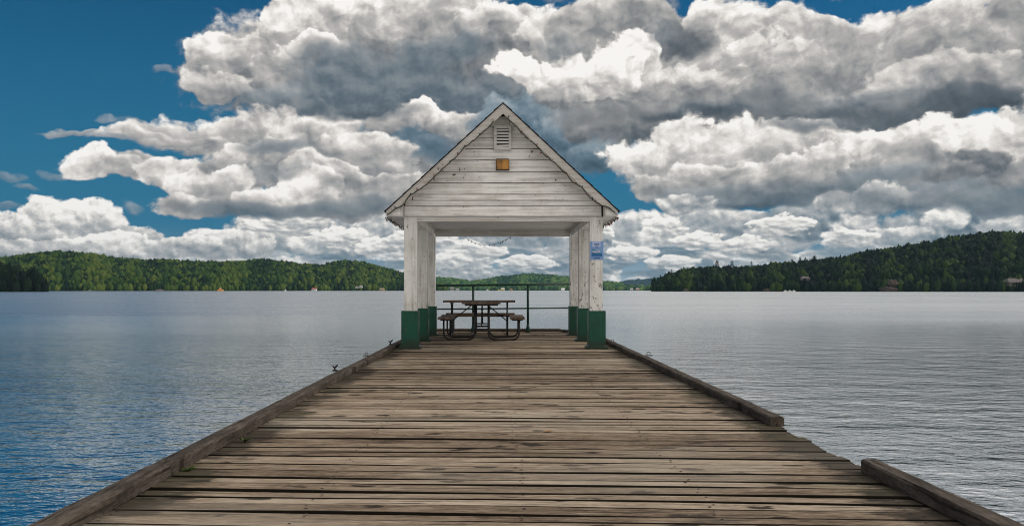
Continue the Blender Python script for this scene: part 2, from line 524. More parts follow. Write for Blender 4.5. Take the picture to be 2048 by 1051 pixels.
def deck_dirt(c, x, y, z, g, blot):
    """damp, mossy stains on the boards beside the kerb timbers and loose grey wear along the middle"""
    edge = sstep(V.m('ABSOLUTE', x - 0.1), 1.1, 1.85)
    n = nz(comb(x * 2.2, y * 3.2), 1.0, 5, 0.6)
    s = sstep(n * 0.8 + g * 0.35 + edge * 0.62 + (nz(comb(x * 9.0, y * 30.0), 1.0, 4, 0.7) - 0.5) * 0.4, 0.98, 1.14)
    c = mixc(s * 0.85, c, (0.026, 0.022, 0.016))
    moss = sstep(nz(comb(x * 0.9 + 9.0, y * 1.4), 1.0, 4, 0.6) + edge * 0.12, 0.60, 0.74)
    c = mixc(moss * 0.38, c, (0.085, 0.082, 0.040))
    pale = sstep(nz(comb(x * 0.45, y * 0.8 + 4.0), 1.0, 3, 0.5), 0.50, 0.66)
    return mixc(pale * 0.30, c, (0.40, 0.355, 0.29))


M = {}
M['deck'] = wood('weathered_deck_wood', (.060, .040, .026), (.250, .186, .130), (.50, .41, .315), 'x', dirt=deck_dirt)
M['timber'] = wood('dark_weathered_timber', (.014, .011, .009), (.048, .038, .030), (.135, .110, .090), 'y')
M['timber_x'] = wood('dark_timber', (.022, .017, .013), (.07, .055, .043), (.16, .13, .10), 'x')
M['bench_wood_y'] = wood('bench_wood_lengthwise', (.07, .048, .036), (.155, .112, .088), (.26, .21, .175), 'y')
M['bench_wood_x'] = wood('bench_wood_crosswise', (.07, .048, .036), (.155, .112, .088), (.26, .21, .175), 'x')


def white_paint(name, along='x', chips=0.5, base=(.70, .69, .675), grime=0.5):
    m, t, b = material(name, 0.55, 0.3)
    (x, y, z), isl = wcoords()
    L, A, B = {'x': (x, z, y), 'z': (z, x, y), 'y': (y, z, x)}[along]
    o = isl * 41.0
    streak = nz(comb(L * 1.2 + o, A * 22.0, B * 22.0), 1.0, 5, 0.6)
    blot = nz(comb(x * 2.3 + o, y * 2.3, z * 2.3), 1.0, 5, 0.62)
    c = mixc(sstep(streak * 0.7 + blot * 0.5, 0.50, 0.74) * grime, base, (.36, .33, .29))
    c = mixc(sstep(nz(comb(L * 9.0 + o, A * 14.0, B * 14.0), 1.0, 4, 0.7), 0.56, 0.78) * grime * 0.6, c, (.33, .31, .27))
    line = sstep(nz(comb(L * 1.6 + o, A * 75.0, B * 75.0), 1.0, 3, 0.5), 0.68, 0.72) * sstep(blot, 0.48, 0.60)
    c = mixc(line * 0.75 * chips * 1.4, c, (.09, .075, .06))
    chip = sstep(nz(comb(x * 17.0 + o, y * 17.0, z * 13.0), 1.0, 3, 0.6) * 0.75 + blot * 0.35, 0.70, 0.735)
    c = mixc(chip * chips * 1.6, c, (.075, .062, .05))
    setc(b, c)
    bump(b, streak * 0.6 - chip - line * 0.6, 0.35, 0.004)
    return m, b, t, (x, y, z), c, blot


m_, *_ = white_paint('white_board_paint', 'x', 1.0, (.82, .80, .775), 0.58)
M['white'] = m_
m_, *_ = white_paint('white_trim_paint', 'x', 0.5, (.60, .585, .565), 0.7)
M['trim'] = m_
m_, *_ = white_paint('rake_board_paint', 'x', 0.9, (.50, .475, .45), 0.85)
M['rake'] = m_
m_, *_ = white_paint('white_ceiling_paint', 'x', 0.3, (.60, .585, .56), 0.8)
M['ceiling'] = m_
m_, b_, t_, (x, y, z), c_, blot_ = white_paint('white_post_paint', 'z', 0.45, (.72, .705, .68), 0.6)
peel = sstep(nz(comb(x * 26.0, y * 26.0, z * 11.0), 1.0, 4, 0.65) + (1.0 - sstep(z, 0.6, 1.2)) * 0.05 + sstep(x, 1.2, 1.7) * 0.05, 0.65, 0.68)
setc(b_, mixc(peel * 0.75, c_, (.07, .055, .042)))
M['post'] = m_

m_, t_, b_ = material('green_paint', 0.38, 0.35)
(x, y, z), isl = wcoords()
g_ = nz(comb(x * 5.0, y * 5.0, z * 2.2), 1.0, 5, 0.65)
c_ = mixc(sstep(g_, 0.42, 0.75), (.0016, .068, .040), (.003, .042, .026))
c_ = mixc(sstep(nz(comb(x * 30.0, y * 30.0, z * 3.0), 1.0, 4, 0.6), 0.52, 0.72) * 0.6, c_, (.002, .018, .012))
c_ = mixc(sstep(nz(comb(x * 40.0, y * 40.0, z * 24.0), 1.0, 4, 0.65), 0.63, 0.68) * 0.75, c_, (.085, .10, .085))
setc(b_, c_)
grit = (1.0 - sstep(z + (g_ - .5) * .25, .03, .20)) * .7
setc(b_, mixc(grit, c_, (.022, .022, .016)))
bump(b_, g_, 0.2, 0.01)
M['green'] = m_


def plain(name, col, rough=0.6, spec=0.3, var=0.25, scale=6.0, metal=0.0):
    m, t, b = material(name, rough, spec)
    b.inputs['Metallic'].default_value = metal
    x, y, z = coords('Object')
    n = nz(comb(x, y, z), scale, 4, 0.6)
    setc(b, mixc(n, tuple(c * (1 - var) for c in col), tuple(c * (1 + var) for c in col)))
    bump(b, n, 0.15, 0.005)
    return m


M['green_rail'] = plain('green_rail_paint', (.004, .030, .020), 0.45)
M['steel'] = plain('black_brown_steel', (.013, .011, .010), 0.45, 0.4)
M['iron'] = plain('rusty_iron', (.022, .018, .016), 0.6)
M['galv'] = plain('galvanised_steel', (.10, .10, .10), 0.45, 0.5, metal=0.6)
M['conduit'] = plain('white_conduit', (.62, .61, .58), 0.5)
M['hole'] = plain('dark_gap', (.012, .010, .009), 0.9)
M['shingle'] = plain('dark_shingles', (.020, .019, .018), 0.9, 0.1, 0.5, 14)
M['wire'] = plain('dark_green_wire', (.010, .020, .014), 0.5)
M['bulb_red'] = plain('red_bulb', (.16, .035, .02), 0.3, 0.5)
M['bulb_green'] = plain('green_bulb', (.015, .06, .03), 0.3, 0.5)
M['bulb_clear'] = plain('clear_bulb', (.35, .30, .22), 0.3, 0.5)
M['leaf_green'] = plain('weed_green', (.055, .085, .018), 0.6)
M['leaf_dry'] = plain('dry_leaf', (.35, .15, .03), 0.7)
M['trunk'] = plain('bark', (.06, .045, .035), 0.9)
M['rock'] = plain('pale_rock', (.075, .058, .05), 0.9, 0.2, 0.5, 0.15)
M['board_side'] = plain('stained_gap_shade_board_side', (.014, .012, .009), 0.95, .1)  # grime plus painted gap shade, keeps the seams between boards dark
M['nail'] = plain('rusty_nail', (.016, .011, .009), 0.8)


# ------------------------------------------------------------------ pier: boards, beams, piles, kerb timbers
rnd = random.Random(5)
YEND = 21.05
pier = empty('pier', (0.1, 0, 0), 'long weathered wooden pier running out over the lake to the pavilion', 'pier')
bm = bmesh.new()
nails = []
y = -0.6
while y < YEND - 0.1:
    w = rnd.choice((0.125, 0.135, 0.14, 0.14, 0.15, 0.165, 0.18))
    skew = 0.062 * max(0.0, 1 - max(0, y - 2) / 12.5) + rnd.uniform(-.0015, .0015)       # boards lie slightly askew near the shore end
    gap = rnd.uniform(0.007, 0.018)
    x0, x1 = -1.87 + rnd.uniform(-.012, .012), 1.988 + rnd.uniform(-.014, .012)
    zt = rnd.uniform(-.005, .003)
    tilt = rnd.uniform(-.003, .003)
    n = 22
    cols = []
    wob, wob2 = rnd.uniform(0, 6), rnd.uniform(0, 6)
    ch = rnd.uniform(.0018, .0045)
    for i in range(n + 1):
        t = i / n
        xx = x0 + (x1 - x0) * t
        yy = y - skew * xx
        zz = zt + 0.003 * math.sin(t * 7 + wob)
        e0 = 0.003 * math.sin(t * 9 + wob) + rnd.uniform(-.0015, .0015)
        e1 = 0.003 * math.sin(t * 8 + wob2) + rnd.uniform(-.0015, .0015)
        ya, yb = yy + gap / 2 + e0, yy + w - gap / 2 + e1
        cols.append([bm.verts.new(p) for p in ((xx, ya + ch, zz + tilt), (xx, yb - ch, zz - tilt), (xx, yb, zz - tilt - ch), (xx, yb, zz - .04), (xx, ya, zz - .04), (xx, ya, zz + tilt - ch * .8))])
    for P, Q in zip(cols, cols[1:]):
        for k in range(6):
            fc = bm.faces.new((P[k], Q[k], Q[(k + 1) % 6], P[(k + 1) % 6]))
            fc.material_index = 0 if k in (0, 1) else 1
    bm.faces.new(cols[0])
    bm.faces.new(cols[-1][::-1])
    for xx in (-1.70, -0.85, 0.1, 0.95, 1.80):
        for v in ((.30, .70) if w < .16 else (.22, .78)):
            nails.append((xx + rnd.uniform(-.025, .025), y - skew * xx + w * (v + rnd.uniform(-.06, .06)), zt + .0035))
    y += w
deck = link('deck_boards', bm, M['deck'], pier)
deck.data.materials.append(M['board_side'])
bm = bmesh.new()
for (xx, yy, zz) in nails:
    if rnd.random() < .12: continue
    r_ = rnd.uniform(.005, .008)
    vs = [bm.verts.new((xx + r_ * math.cos(a) * rnd.uniform(.9, 1.5), yy + r_ * math.sin(a), zz)) for a in np.linspace(0, 2 * math.pi, 8)[:-1]]
    top = bm.verts.new((xx, yy, zz + .0015))
    for k in range(7): bm.faces.new((vs[k], vs[(k + 1) % 7], top))
tag(link('nail_heads', bm, M['nail'], pier), kind='stuff')
for xx in (-1.72, -0.85, 0.1, 0.95, 1.82):
    bm = bmesh.new()
    box(bm, xx - .07, xx + .07, -0.6, YEND - 0.1, -.33, -.055)
    link('joist', bm, M['timber'], pier)
for yy in np.arange(2.2, 21, 3.05):
    for xx in (-1.6, 1.7):
        bm = bmesh.new()
        tube(bm, [(xx, yy, -2.5), (xx + .02, yy, -.34)], .13, 12)
        link('pile', bm, M['timber'], pier, True)


def timber(pts, w, h, name='kerb_timber', mat='timber', rough=0.0055, seg=0.16):
    """a worn square timber along a polyline of outer-bottom points with ragged edges"""
    bm = bmesh.new()
    a, b = Vector(pts[0]), Vector(pts[1])
    n = max(4, int((b - a).length / seg))
    side = Vector((0, 0, 1)).cross((b - a).normalized())
    prof = [(0, 0), (0, .012), (0, h * .5), (0, h - .012), (.012, h), (w * .33, h + .002), (w * .7, h), (w - .010, h - .002), (w, h - .014), (w, h * .5), (w, .012), (w, 0)]
    rings = []
    s0 = rnd.uniform(0, 50)
    for i in range(n + 1):
        p = a.lerp(b, i / n)
        ring = []
        for k, (u, v) in enumerate(prof):
            q = p + side * (u - w / 2) + Vector((0, 0, v))
            d = mnoise.noise_vector(Vector((q.x * 9 + s0, q.y * 4.2, q.z * 9))) * rough
            if k in (3, 4, 7, 8): d *= 1.8
            if v < .005: d.z = 0
            ring.append(bm.verts.new(q + d * (0.5 if v > h * .9 else 1)))
        rings.append(ring)
    for q, r in zip(rings, rings[1:]):
        for k in range(len(prof)): bm.faces.new((q[k], q[(k + 1) % len(prof)], r[(k + 1) % len(prof)], r[k]))
    bm.faces.new(rings[0])
    bm.faces.new(rings[-1][::-1])
    return link(name, bm, M[mat], pier)


TZ = 0.001
for y0, y1, dx in ((-0.6, 4.69, .002), (4.705, 7.6, .003), (7.615, 10.48, -.004), (10.5, 12.68, .004), (12.70, 15.3, 0), (15.32, 18.4, .003), (18.42, 20.9, 0)):
    timber([(-1.768 + dx, y0, TZ), (-1.768 + dx, y1, TZ)], .108, .068)
timber([(1.972, -0.6, TZ), (1.972, 4.79, TZ)], .10, .068)
for y0, y1, dx in ((6.40, 9.6, 0), (9.62, 12.4, -.005), (12.42, 15.6, -.02), (15.62, 18.6, -.02), (18.62, 19.6, -.02)):
    timber([(1.972 + dx, y0, TZ), (1.972 + dx, y1, TZ)], .10, .068)
timber([(-1.70, 20.9, TZ), (1.40, 20.9, TZ)], .12, .07, mat='timber_x')
timber([(1.42, 20.88, TZ), (1.94, 19.7, TZ)], .12, .055, mat='timber_x')


def cleat(x, y, s=1.0):
    bm = bmesh.new()
    z0 = .07
    box(bm, x - .028 * s, x + .028 * s, y - .05 * s, y + .05 * s, z0 - .004, z0 + .012 * s)
    tube(bm, [(x, y - .012, z0 + .01), (x, y - .012, z0 + .05 * s)], .012 * s, 8)
    tube(bm, [(x - .012 * s, y, z0 + .045 * s), (x - .034 * s, y, z0 + .068 * s)], [.014 * s, .009 * s], 8)
    tube(bm, [(x, y, z0 + .045 * s), (x + .040 * s, y, z0 + .085 * s)], [.015 * s, .009 * s], 8)
    return link('mooring_cleat', bm, M['iron'], pier)


cleat(X(670, 10.05), 10.05, .78)
cleat(X(781, 14.85), 14.85, .9)


def ring_bolt(x, y, s=1.0):
    bm = bmesh.new()
    z0 = .068
    tube(bm, [(x - .05 * s, y, z0 + .003), (x + .05 * s, y, z0 + .003)], .008, 6)
    tube(bm, [(x + math.cos(a) * .02 * s, y, z0 + .026 * s + math.sin(a) * .022 * s) for a in np.linspace(0, 2 * math.pi, 13)], .0055, 6, False)
    return link('ring_bolt', bm, M['galv'], pier)


ring_bolt(X(1297, 12.35), 12.35, 1.15)
ring_bolt(X(1225, 15.6), 15.6)
ring_bolt(X(733, 12.3), 12.3)


def weed(px, py, label, n=9, s=0.05):
    Y = F * HC / (py - VY)
    bm = bmesh.new()
    r = random.Random(px)
    for i in range(n):
        a, l = r.uniform(0, 6.28), s * r.uniform(.6, 1.2)
        d = Vector((math.cos(a), math.sin(a), 0))
        p = Vector((X(px, Y), Y, 0.0)) + d * .004
        q = p + d * l * .5 + Vector((0, 0, l * .55))
        e = p + d * l * 1.1 + Vector((0, 0, l * .5))
        w = Vector((-d.y, d.x, 0)) * l * .10
        v = [bm.verts.new(k) for k in (p - w * .6, p + w * .6, q + w, e, q - w)]
        bm.faces.new(v)
        u = [bm.verts.new(k - Vector((0, 0, .0012))) for k in (p - w * .6, p + w * .6, q + w, e, q - w)]
        bm.faces.new(u[::-1])
    return tag(link('weed', bm, M['leaf_green']), label, 'weed')


weed(376, 941, 'small green weed growing between boards beside the left kerb timber, near the front', 14, .036)
weed(489, 882, 'smaller yellowish weed between boards beside the left kerb timber, further along the pier', 10, .036)
weed(787, 697, 'tuft of weeds by the left kerb timber next to the front left green plinth', 12, .06)
bm = bmesh.new()
Yl = F * HC / (863.5 - VY)
for k in range(2):
    bm.faces.new([bm.verts.new((X(1096, Yl) + u * .05, Yl + v * .03, .006 + .010 * abs(u) + .001 * k)) for u, v in ((-.7, 0), (-.2, -.6), (.4, -.5), (.8, .1), (.3, .5), (-.3, .6))])
tag(link('fallen_leaf', bm, M['leaf_dry']), 'dry orange leaf lying on the pier boards', 'leaf')


# ------------------------------------------------------------------ pavilion
YF, YM, YB = 14.8, 16.85, 18.95             # front faces of the three pairs of posts
PW = 0.21
XL, XR = -1.473, 1.583
pav = empty('pavilion', (0.05, 16.9, 0), 'small white wooden pavilion with gabled roof at the end of the pier', 'pavilion')
Z_BEAM, Z_CEIL, Z_FRIEZE = Z(442.6, YF), 2.235, Z(433.2, YF)
for xc in (XL, XR):
    for yf in (YF, YM, YB):
        top = Z_FRIEZE if yf == YF else Z_BEAM
        bm = bmesh.new()
        box(bm, xc - PW / 2, xc + PW / 2, yf, yf + PW, .60, top)
        post = link('post', bm, M['post'], pav, bevel=.006)
        xp = xc + (-.008 if xc < 0 else .012)
        cy = yf + PW / 2
        h = .626
        bm = bmesh.new()
        box(bm, xp - .14, xp + .14, cy - .14, cy + .14, .045, h)
        # base moulding with a sloping top
        lo, hi = .178, .142
        r0 = [bm.verts.new((xp + sx * lo, cy + sy * lo, .001)) for sx, sy in ((-1, -1), (1, -1), (1, 1), (-1, 1))]
        r1 = [bm.verts.new((xp + sx * lo, cy + sy * lo, .035)) for sx, sy in ((-1, -1), (1, -1), (1, 1), (-1, 1))]
        r2 = [bm.verts.new((xp + sx * hi, cy + sy * hi, .062)) for sx, sy in ((-1, -1), (1, -1), (1, 1), (-1, 1))]
        bm.faces.new(r0[::-1])
        bm.faces.new(r2)
        for a, b in ((r0, r1), (r1, r2)):
            for k in range(4): bm.faces.new((a[k], a[(k + 1) % 4], b[(k + 1) % 4], b[k]))
        link('plinth', bm, M['green'], post, bevel=.007)
xi0, xi1 = XL + PW / 2, XR - PW / 2
xo0, xo1 = XL - PW / 2, XR + PW / 2
bm = bmesh.new()
box(bm, xi0, xi1, YF + .004, YF + .09, Z_BEAM, Z_FRIEZE)
link('front_beam', bm, M['trim'], pav, bevel=.003)
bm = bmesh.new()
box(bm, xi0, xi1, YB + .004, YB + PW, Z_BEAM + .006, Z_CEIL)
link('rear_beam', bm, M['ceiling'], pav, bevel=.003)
for xc in (XL, XR):
    bm = bmesh.new()
    box(bm, xc - PW / 2 + .004, xc + PW / 2 - .004, YF + PW, YB - .002, Z_BEAM + .003, Z_CEIL + .02)
    link('side_beam', bm, M['post'], pav, bevel=.003)
    s = 1 if xc < 0 else -1
    bm = bmesh.new()
    xx = xc + s * (PW / 2 + .03)
    tube(bm, [(xx, YF + .22, Z_CEIL - .016), (xx, YB - .05, Z_CEIL - .016)], .011, 8)
    link('conduit', bm, M['conduit'], pav, True)
bm = bmesh.new()
yy = YF + .095
while yy < YB:
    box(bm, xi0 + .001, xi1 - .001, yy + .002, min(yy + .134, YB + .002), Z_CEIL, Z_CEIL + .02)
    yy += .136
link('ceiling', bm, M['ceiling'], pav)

# roof
YR0, YR1 = 14.5, 19.35
AP = Vector((X(1006, YR0), 0, Z(204, YR0)))
TL = Vector((X(768, YR0), 0, Z(422.6, YR0)))
TR = Vector((X(1240, YR0), 0, Z(422.2, YR0)))
for T in (TL, TR):
    bm = bmesh.new()
    rows = 13
    up = Vector((-(AP - T).z, 0, (AP - T).x)).normalized()
    if up.z < 0: up = -up
    for k in range(rows):                    # overlapping shingle courses
        a, b = T.lerp(AP, k / rows), T.lerp(AP, min(1.0, (k + 1.12) / rows))
        p = [a - up * .016, b - up * .016, b - up * .006, a + up * .004]
        ext = (-.012 if k % 3 else -.015)
        prism(bm, [(q.x, q.z) for q in p], YR0 + ext, YR1 + .01)
    link('roof_slope', bm, M['shingle'], pav)
    bm = bmesh.new()                         # white boarding under the shingles
    d = (AP - T).normalized()
    a, b = T + d * .03 - up * .017, AP - up * .017
    prism(bm, [(a.x, a.z), (b.x, b.z), (b.x, b.z - .028), ((a - up * .02).x, (a - up * .02).z)], YR0 + .031, YR1 - .005)
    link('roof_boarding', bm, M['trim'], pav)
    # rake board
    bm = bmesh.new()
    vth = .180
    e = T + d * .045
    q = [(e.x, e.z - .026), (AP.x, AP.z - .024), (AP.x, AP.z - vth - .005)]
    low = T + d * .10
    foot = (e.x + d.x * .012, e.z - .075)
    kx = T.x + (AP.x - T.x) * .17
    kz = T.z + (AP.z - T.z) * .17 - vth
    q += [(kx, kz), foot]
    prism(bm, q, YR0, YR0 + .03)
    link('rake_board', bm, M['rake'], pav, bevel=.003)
    # boxed eave: soffit, outer fascia and front return
    s = 1 if T.x > 0 else -1
    xw = (xo1 if s > 0 else xo0) + s * .004
    xt = T.x - s * .055
    zs = Z(431.6, YR0)
    bm = bmesh.new()
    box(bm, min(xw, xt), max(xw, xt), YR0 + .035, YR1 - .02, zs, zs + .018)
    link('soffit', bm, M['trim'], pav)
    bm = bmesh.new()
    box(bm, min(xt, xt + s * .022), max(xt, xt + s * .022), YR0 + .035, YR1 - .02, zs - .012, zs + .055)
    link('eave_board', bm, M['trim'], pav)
    bm = bmesh.new()
    zz = T.z + (AP.z - T.z) * ((xw - T.x) / (AP.x - T.x)) - .05
    prism(bm, [(xt, zs + .019), (xw, zs + .019), (xw, zz), (xt, T.z - .05)], YR0 + .05, YR0 + .07)
    link('eave_return', bm, M['white'], pav)
    # moulding at the wall end of the return
    bm = bmesh.new()
    box(bm, min(xw, xw + s * .03), max(xw, xw + s * .03), YR0 + .04, YF - .004, zs + .02, zz - .08)
    link('corner_block', bm, M['trim'], pav)

# gable boarding, lapped courses; the lower edge of each board stands proud
courses = [433.2, 411.7, 401.2, 389.0, 366.4, 343.8, 320.7, 298.1, 275.6, 253.5, 233.0]
xs = {0: (809, 1202.5), 1: (811, 1201), 2: (826, 1184)}


def roof_x(z, s, drop=.07):
    T = TL if s < 0 else TR
    return T.x + (AP.x - T.x) * (z + drop - T.z) / (AP.z - T.z)


for yb, rear in ((YF, False), (YB + PW, True)):
    bm = bmesh.new()
    for k in range(len(courses) - 1):
        z0, z1 = Z(courses[k], YF) + .009, Z(courses[k + 1], YF) + .001
        l0, l1, r0, r1 = roof_x(z0, -1), roof_x(z1, -1), roof_x(z0, 1), roof_x(z1, 1)
        if k in xs:
            a, b = X(xs[k][0], YF), X(xs[k][1], YF)
            l0, l1, r0, r1 = max(l0, a), max(l1, a), min(r0, b), min(r1, b)
        proud = .026 if k else .028
        nseg = 9
        lo = [(l0 + (r0 - l0) * i / nseg, z0 + rnd.uniform(-.0025, .0025)) for i in range(nseg + 1)]
        poly = lo + [(r1, z1), (l1, z1)]
        if not rear: prism(bm, poly, [yb - proud] * len(lo) + [yb - .004] * 2, [yb + .004] * len(poly))
        else: prism(bm, poly, yb + .002, [yb + proud] * len(lo) + [yb + .006] * 2)
    link('gable_boards', bm, M['white'], pav)
    bm = bmesh.new()
    zt = Z(238, YF)
    y0, y1 = (yb + .006, yb + .03) if not rear else (yb - .03, yb - .002)
    prism(bm, [(roof_x(Z_FRIEZE, -1), Z_FRIEZE + .005), (roof_x(Z_FRIEZE, 1), Z_FRIEZE + .005), (roof_x(zt, 1), zt), (roof_x(zt, -1), zt)], y0, y1)
    link('gable_backing', bm, M['hole'], pav)
for a, b in ((812, 824.5), (1185.5, 1200)):   # narrow filler boards at both ends of the third course
    bm = bmesh.new()
    z0, z1 = Z(400.5, YF), Z(389.5, YF)
    xa, xb = X(a, YF), X(b, YF)
    if a < 900: poly = [(max(xa, roof_x(z0, -1)), z0), (xb, z0), (xb, z1), (max(xa, roof_x(z1, -1)), z1)]
    else: poly = [(xa, z0), (min(xb, roof_x(z0, 1)), z0), (min(xb, roof_x(z1, 1)), z1), (xa, z1)]
    prism(bm, poly, YF - .012, YF + .003)
    link('filler_board', bm, M['white'], pav)

# louvred vent
bm = bmesh.new()
yv = YF - .080
x0, x1, z0, z1 = X(988.3, YF), X(1022.5, YF), Z(301, YF), Z(252.5, YF)
fw, ft = .042, .045
box(bm, x0, x0 + fw, yv, YF - .001, z0, z1)
box(bm, x1 - fw, x1, yv, YF - .001, z0, z1)
box(bm, x0 + fw, x1 - fw, yv + .001, YF - .001, z0, z0 + ft)
box(bm, x0 + fw, x1 - fw, yv + .001, YF - .001, z1 - ft, z1)
vent = link('vent', bm, M['trim'], pav, bevel=.003)
bm = bmesh.new()
box(bm, x0 + fw, x1 - fw, YF - .036, YF - .032, z0 + ft, z1 - ft)
link('vent_backing', bm, M['hole'], vent)
n = 6
for k in range(n):
    zc = z0 + ft + (z1 - z0 - 2 * ft) * (k + .5) / n
    bm = bmesh.new()
    j, j2 = rnd.uniform(-.005, .005), rnd.uniform(-.005, .005)
    vs = box(bm, x0 + fw + .001, x1 - fw - .001, yv + .012, yv + .026, zc - .018, zc + .014)
    for v in vs:
        v.co.z += (j if v.co.x < (x0 + x1) / 2 else j2) - (v.co.y - yv - .02) * -.3
    link('slat', bm, M['trim'], vent)

# amber wall lamp
lx0, lx1, lz0, lz1 = X(991.8, YF), X(1018.6, YF), Z(341.2, YF), Z(319.4, YF)
lamp = empty('wall_lamp', ((lx0 + lx1) / 2, YF - .02, lz0), 'square amber wall lamp on the white gable below the louvred vent', 'lamp')
bm = bmesh.new()
box(bm, lx0, lx1, YF - .055, YF - .004, lz0, lz1)
link('housing', bm, plain('bronze', (.05, .035, .02), .5), lamp, bevel=.004)
m_, t_, b_ = material('amber_glass', 0.25, 0.5)
x, y, z = coords('Object')
setc(b_, mixc(sstep(nz(comb(x * 7.0, y * 7.0, z * 4.0), 1.0, 4, .6), .35, .68), (.14, .06, .010), (.50, .225, .030)))
bump(b_, V.m('SINE', x * 320.0), .4, .003)
bm = bmesh.new()
c = [(lx0 + .012, lz0 + .012), (lx1 - .012, lz0 + .012), (lx1 - .012, lz1 - .012), (lx0 + .012, lz1 - .012)]
prism(bm, c, [YF - .10, YF - .10, YF - .115, YF - .115], YF - .054)
link('lens', bm, m_, lamp, bevel=.010)
for za, zb, yy in ((lz0 - .004, lz0 + .011, YF - .108), (lz1 - .011, lz1 + .002, YF - .112)):
    bm = bmesh.new()
    box(bm, lx0 + .006, lx1 - .006, yy, YF - .056, za, zb)
    link('rim', bm, M['iron'], lamp)

# notice on the right front post
Yn = YF - .006
nx0, nx1, nz0, nz1 = X(1180.2, YF), X(1206.8, YF), Z(519.2, YF), Z(482.4, YF)
notice = empty('notice', ((nx0 + nx1) / 2, Yn, nz0), 'blue and white printed notice fixed to the right front post', 'notice')


def rect(name, a, b, c, d, col, lift, parent=notice, rough=.4):
    w, h = nx1 - nx0, nz1 - nz0
    bm = bmesh.new()
    box(bm, nx0 + w * a, nx0 + w * b, Yn - lift, Yn - lift + .0022, nz0 + h * c, nz0 + h * d)
    return link(name, bm, plain(name + '_ink', col, rough, .4, .12, 30), parent)


rect('sheet', 0, 1, 0, 1, (.17, .30, .58), 0)
rect('title_panel', .17, .78, .70, .97, (.42, .50, .74), .003)
rect('picture', .11, .90, .19, .64, (.16, .30, .52), .003)
rect('picture_water', .11, .90, .19, .36, (.012, .12, .30), .006)
rect('picture_cloud', .18, .46, .36, .45, (.52, .52, .60), .006)
rect('picture_cloud', .50, .72, .40, .52, (.42, .42, .52), .006)
rect('picture_shore', .12, .40, .352, .385, (.01, .05, .16), .009)
rect('picture_shore', .14, .34, .50, .58, (.08, .20, .32), .006)
for a, b, c, d in ((.28, .70, .81, .85), (.30, .66, .86, .885), (.34, .60, .74, .755), (.36, .62, .66, .69), (.26, .74, .075, .125)):
    rect('text_line', a, b, c, d, (.03, .085, .22), .006)


# ------------------------------------------------------------------ string lights
BULB = {}
for nm in ('bulb_red', 'bulb_green', 'bulb_clear'):
    bm = bmesh.new()
    tube(bm, [(0, 0, 0), (0, 0, .012), (0, 0, .016), (0, 0, .036), (0, 0, .046)], [.0065, .0065, .0085, .0085, .002], 7)
    me = bpy.data.meshes.new('bulb')
    bm.to_mesh(me)
    bm.free()
    me.materials.append(M[nm])
    BULB[nm] = me


def string_of_lights(label, pts, step, seed, sag=0.01, hang=None, r=.0085, group=None, scale=1.0):
    rs = random.Random(seed)
    pts = [Vector(p) for p in pts]
    root = empty('string_lights', pts[0], label, 'string lights', group)
    fine = []
    for a, b in zip(pts, pts[1:]):
        n = max(2, int((b - a).length / .05))
        for i in range(n):
            fine.append(a.lerp(b, i / n) + Vector((rs.uniform(-1, 1), rs.uniform(-.3, .3), rs.uniform(-1, 1))) * sag)
    fine.append(pts[-1])
    bm = bmesh.new()
    tube(bm, fine, r, 6)
    link('wire', bm, M['wire'], root)
    acc_, last_ = 0.0, fine[0]
    for p in fine[1:]:
        acc_ += (p - last_).length
        last_ = p
        if acc_ < step: continue
        acc_ = 0.0
        o = bpy.data.objects.new('bulb', BULB[rs.choice(('bulb_red', 'bulb_red', 'bulb_green', 'bulb_clear'))])
        COL.objects.link(o)
        o.parent = root
        o.location = p - root.location
        d = Vector((rs.uniform(-.7, .7), rs.uniform(-.5, .2), rs.uniform(-.3, 1))) if hang is None else Vector((rs.uniform(-.5, .5), rs.uniform(-.5, .5), hang))
        o.rotation_euler = d.to_track_quat('Z', 'Y').to_euler()
        o.scale = [scale * rs.uniform(.8, 1.1)] * 3
    return root


def rakeline(s, ts, off):
    T = TL if s < 0 else TR
    return [(T.x + (AP.x - T.x) * t, YR0 - .014, T.z + (AP.z - T.z) * t - o) for t, o in zip(ts, off)]


string_of_lights('dark green string of small bulbs along the left rake of the gable',
                 rakeline(-1, (.03, .10, .16, .22, .28, .36, .44, .52, .60, .68, .76, .84, .92), (.10, .13, .19, .13, .16, .20, .19, .17, .20, .16, .19, .20, .17)), .13, 3, group='string lights on the pavilion')
string_of_lights('dark green string of small bulbs along the right rake of the gable',
                 rakeline(1, (.04, .12, .18, .26, .33, .40, .48, .56, .64, .72, .80, .88, .96), (.09, .13, .21, .24, .20, .23, .21, .20, .23, .20, .22, .20, .19)), .14, 4, group='string lights on the pavilion')
for s, T, nm in ((-1, TL, 'left'), (1, TR, 'right')):
    xe = T.x - s * .03
    ze = Z(433, YR0)
    string_of_lights('tangle of icicle bulbs hanging along the %s eave' % nm,
                     [(xe + s * .005 * (-1) ** k, YR0 + .01 + k * .2, ze - (.0 if k % 2 else .018)) for k in range(24)], .055, 8 + s, .012, -1.0, .008, 'string lights on the pavilion', 1.0)
sw = []
for t in np.linspace(0, 1, 15):
    sw.append((X(929 + 94 * t, YB - .02), YB - .02, Z(472.5 + 4 * 17.5 * t * (1 - t) * (1 - .25 * (t - .4)), YB - .02)))
string_of_lights('loose swag of bulbs sagging under the rear beam inside the pavilion', sw, .075, 21, .002, -1.0, .004, 'string lights on the pavilion')


# ------------------------------------------------------------------ railing at the end of the pier
YRL = 20.72
rail = empty('railing', (0, YRL, 0), 'dark green pipe railing across the far end of the pier', 'railing')
xa, xb = -1.72, 1.66


def tiltz(x, za, zb): return za + (zb - za) * (x - X(870, YRL)) / (X(1140, YRL) - X(870, YRL))


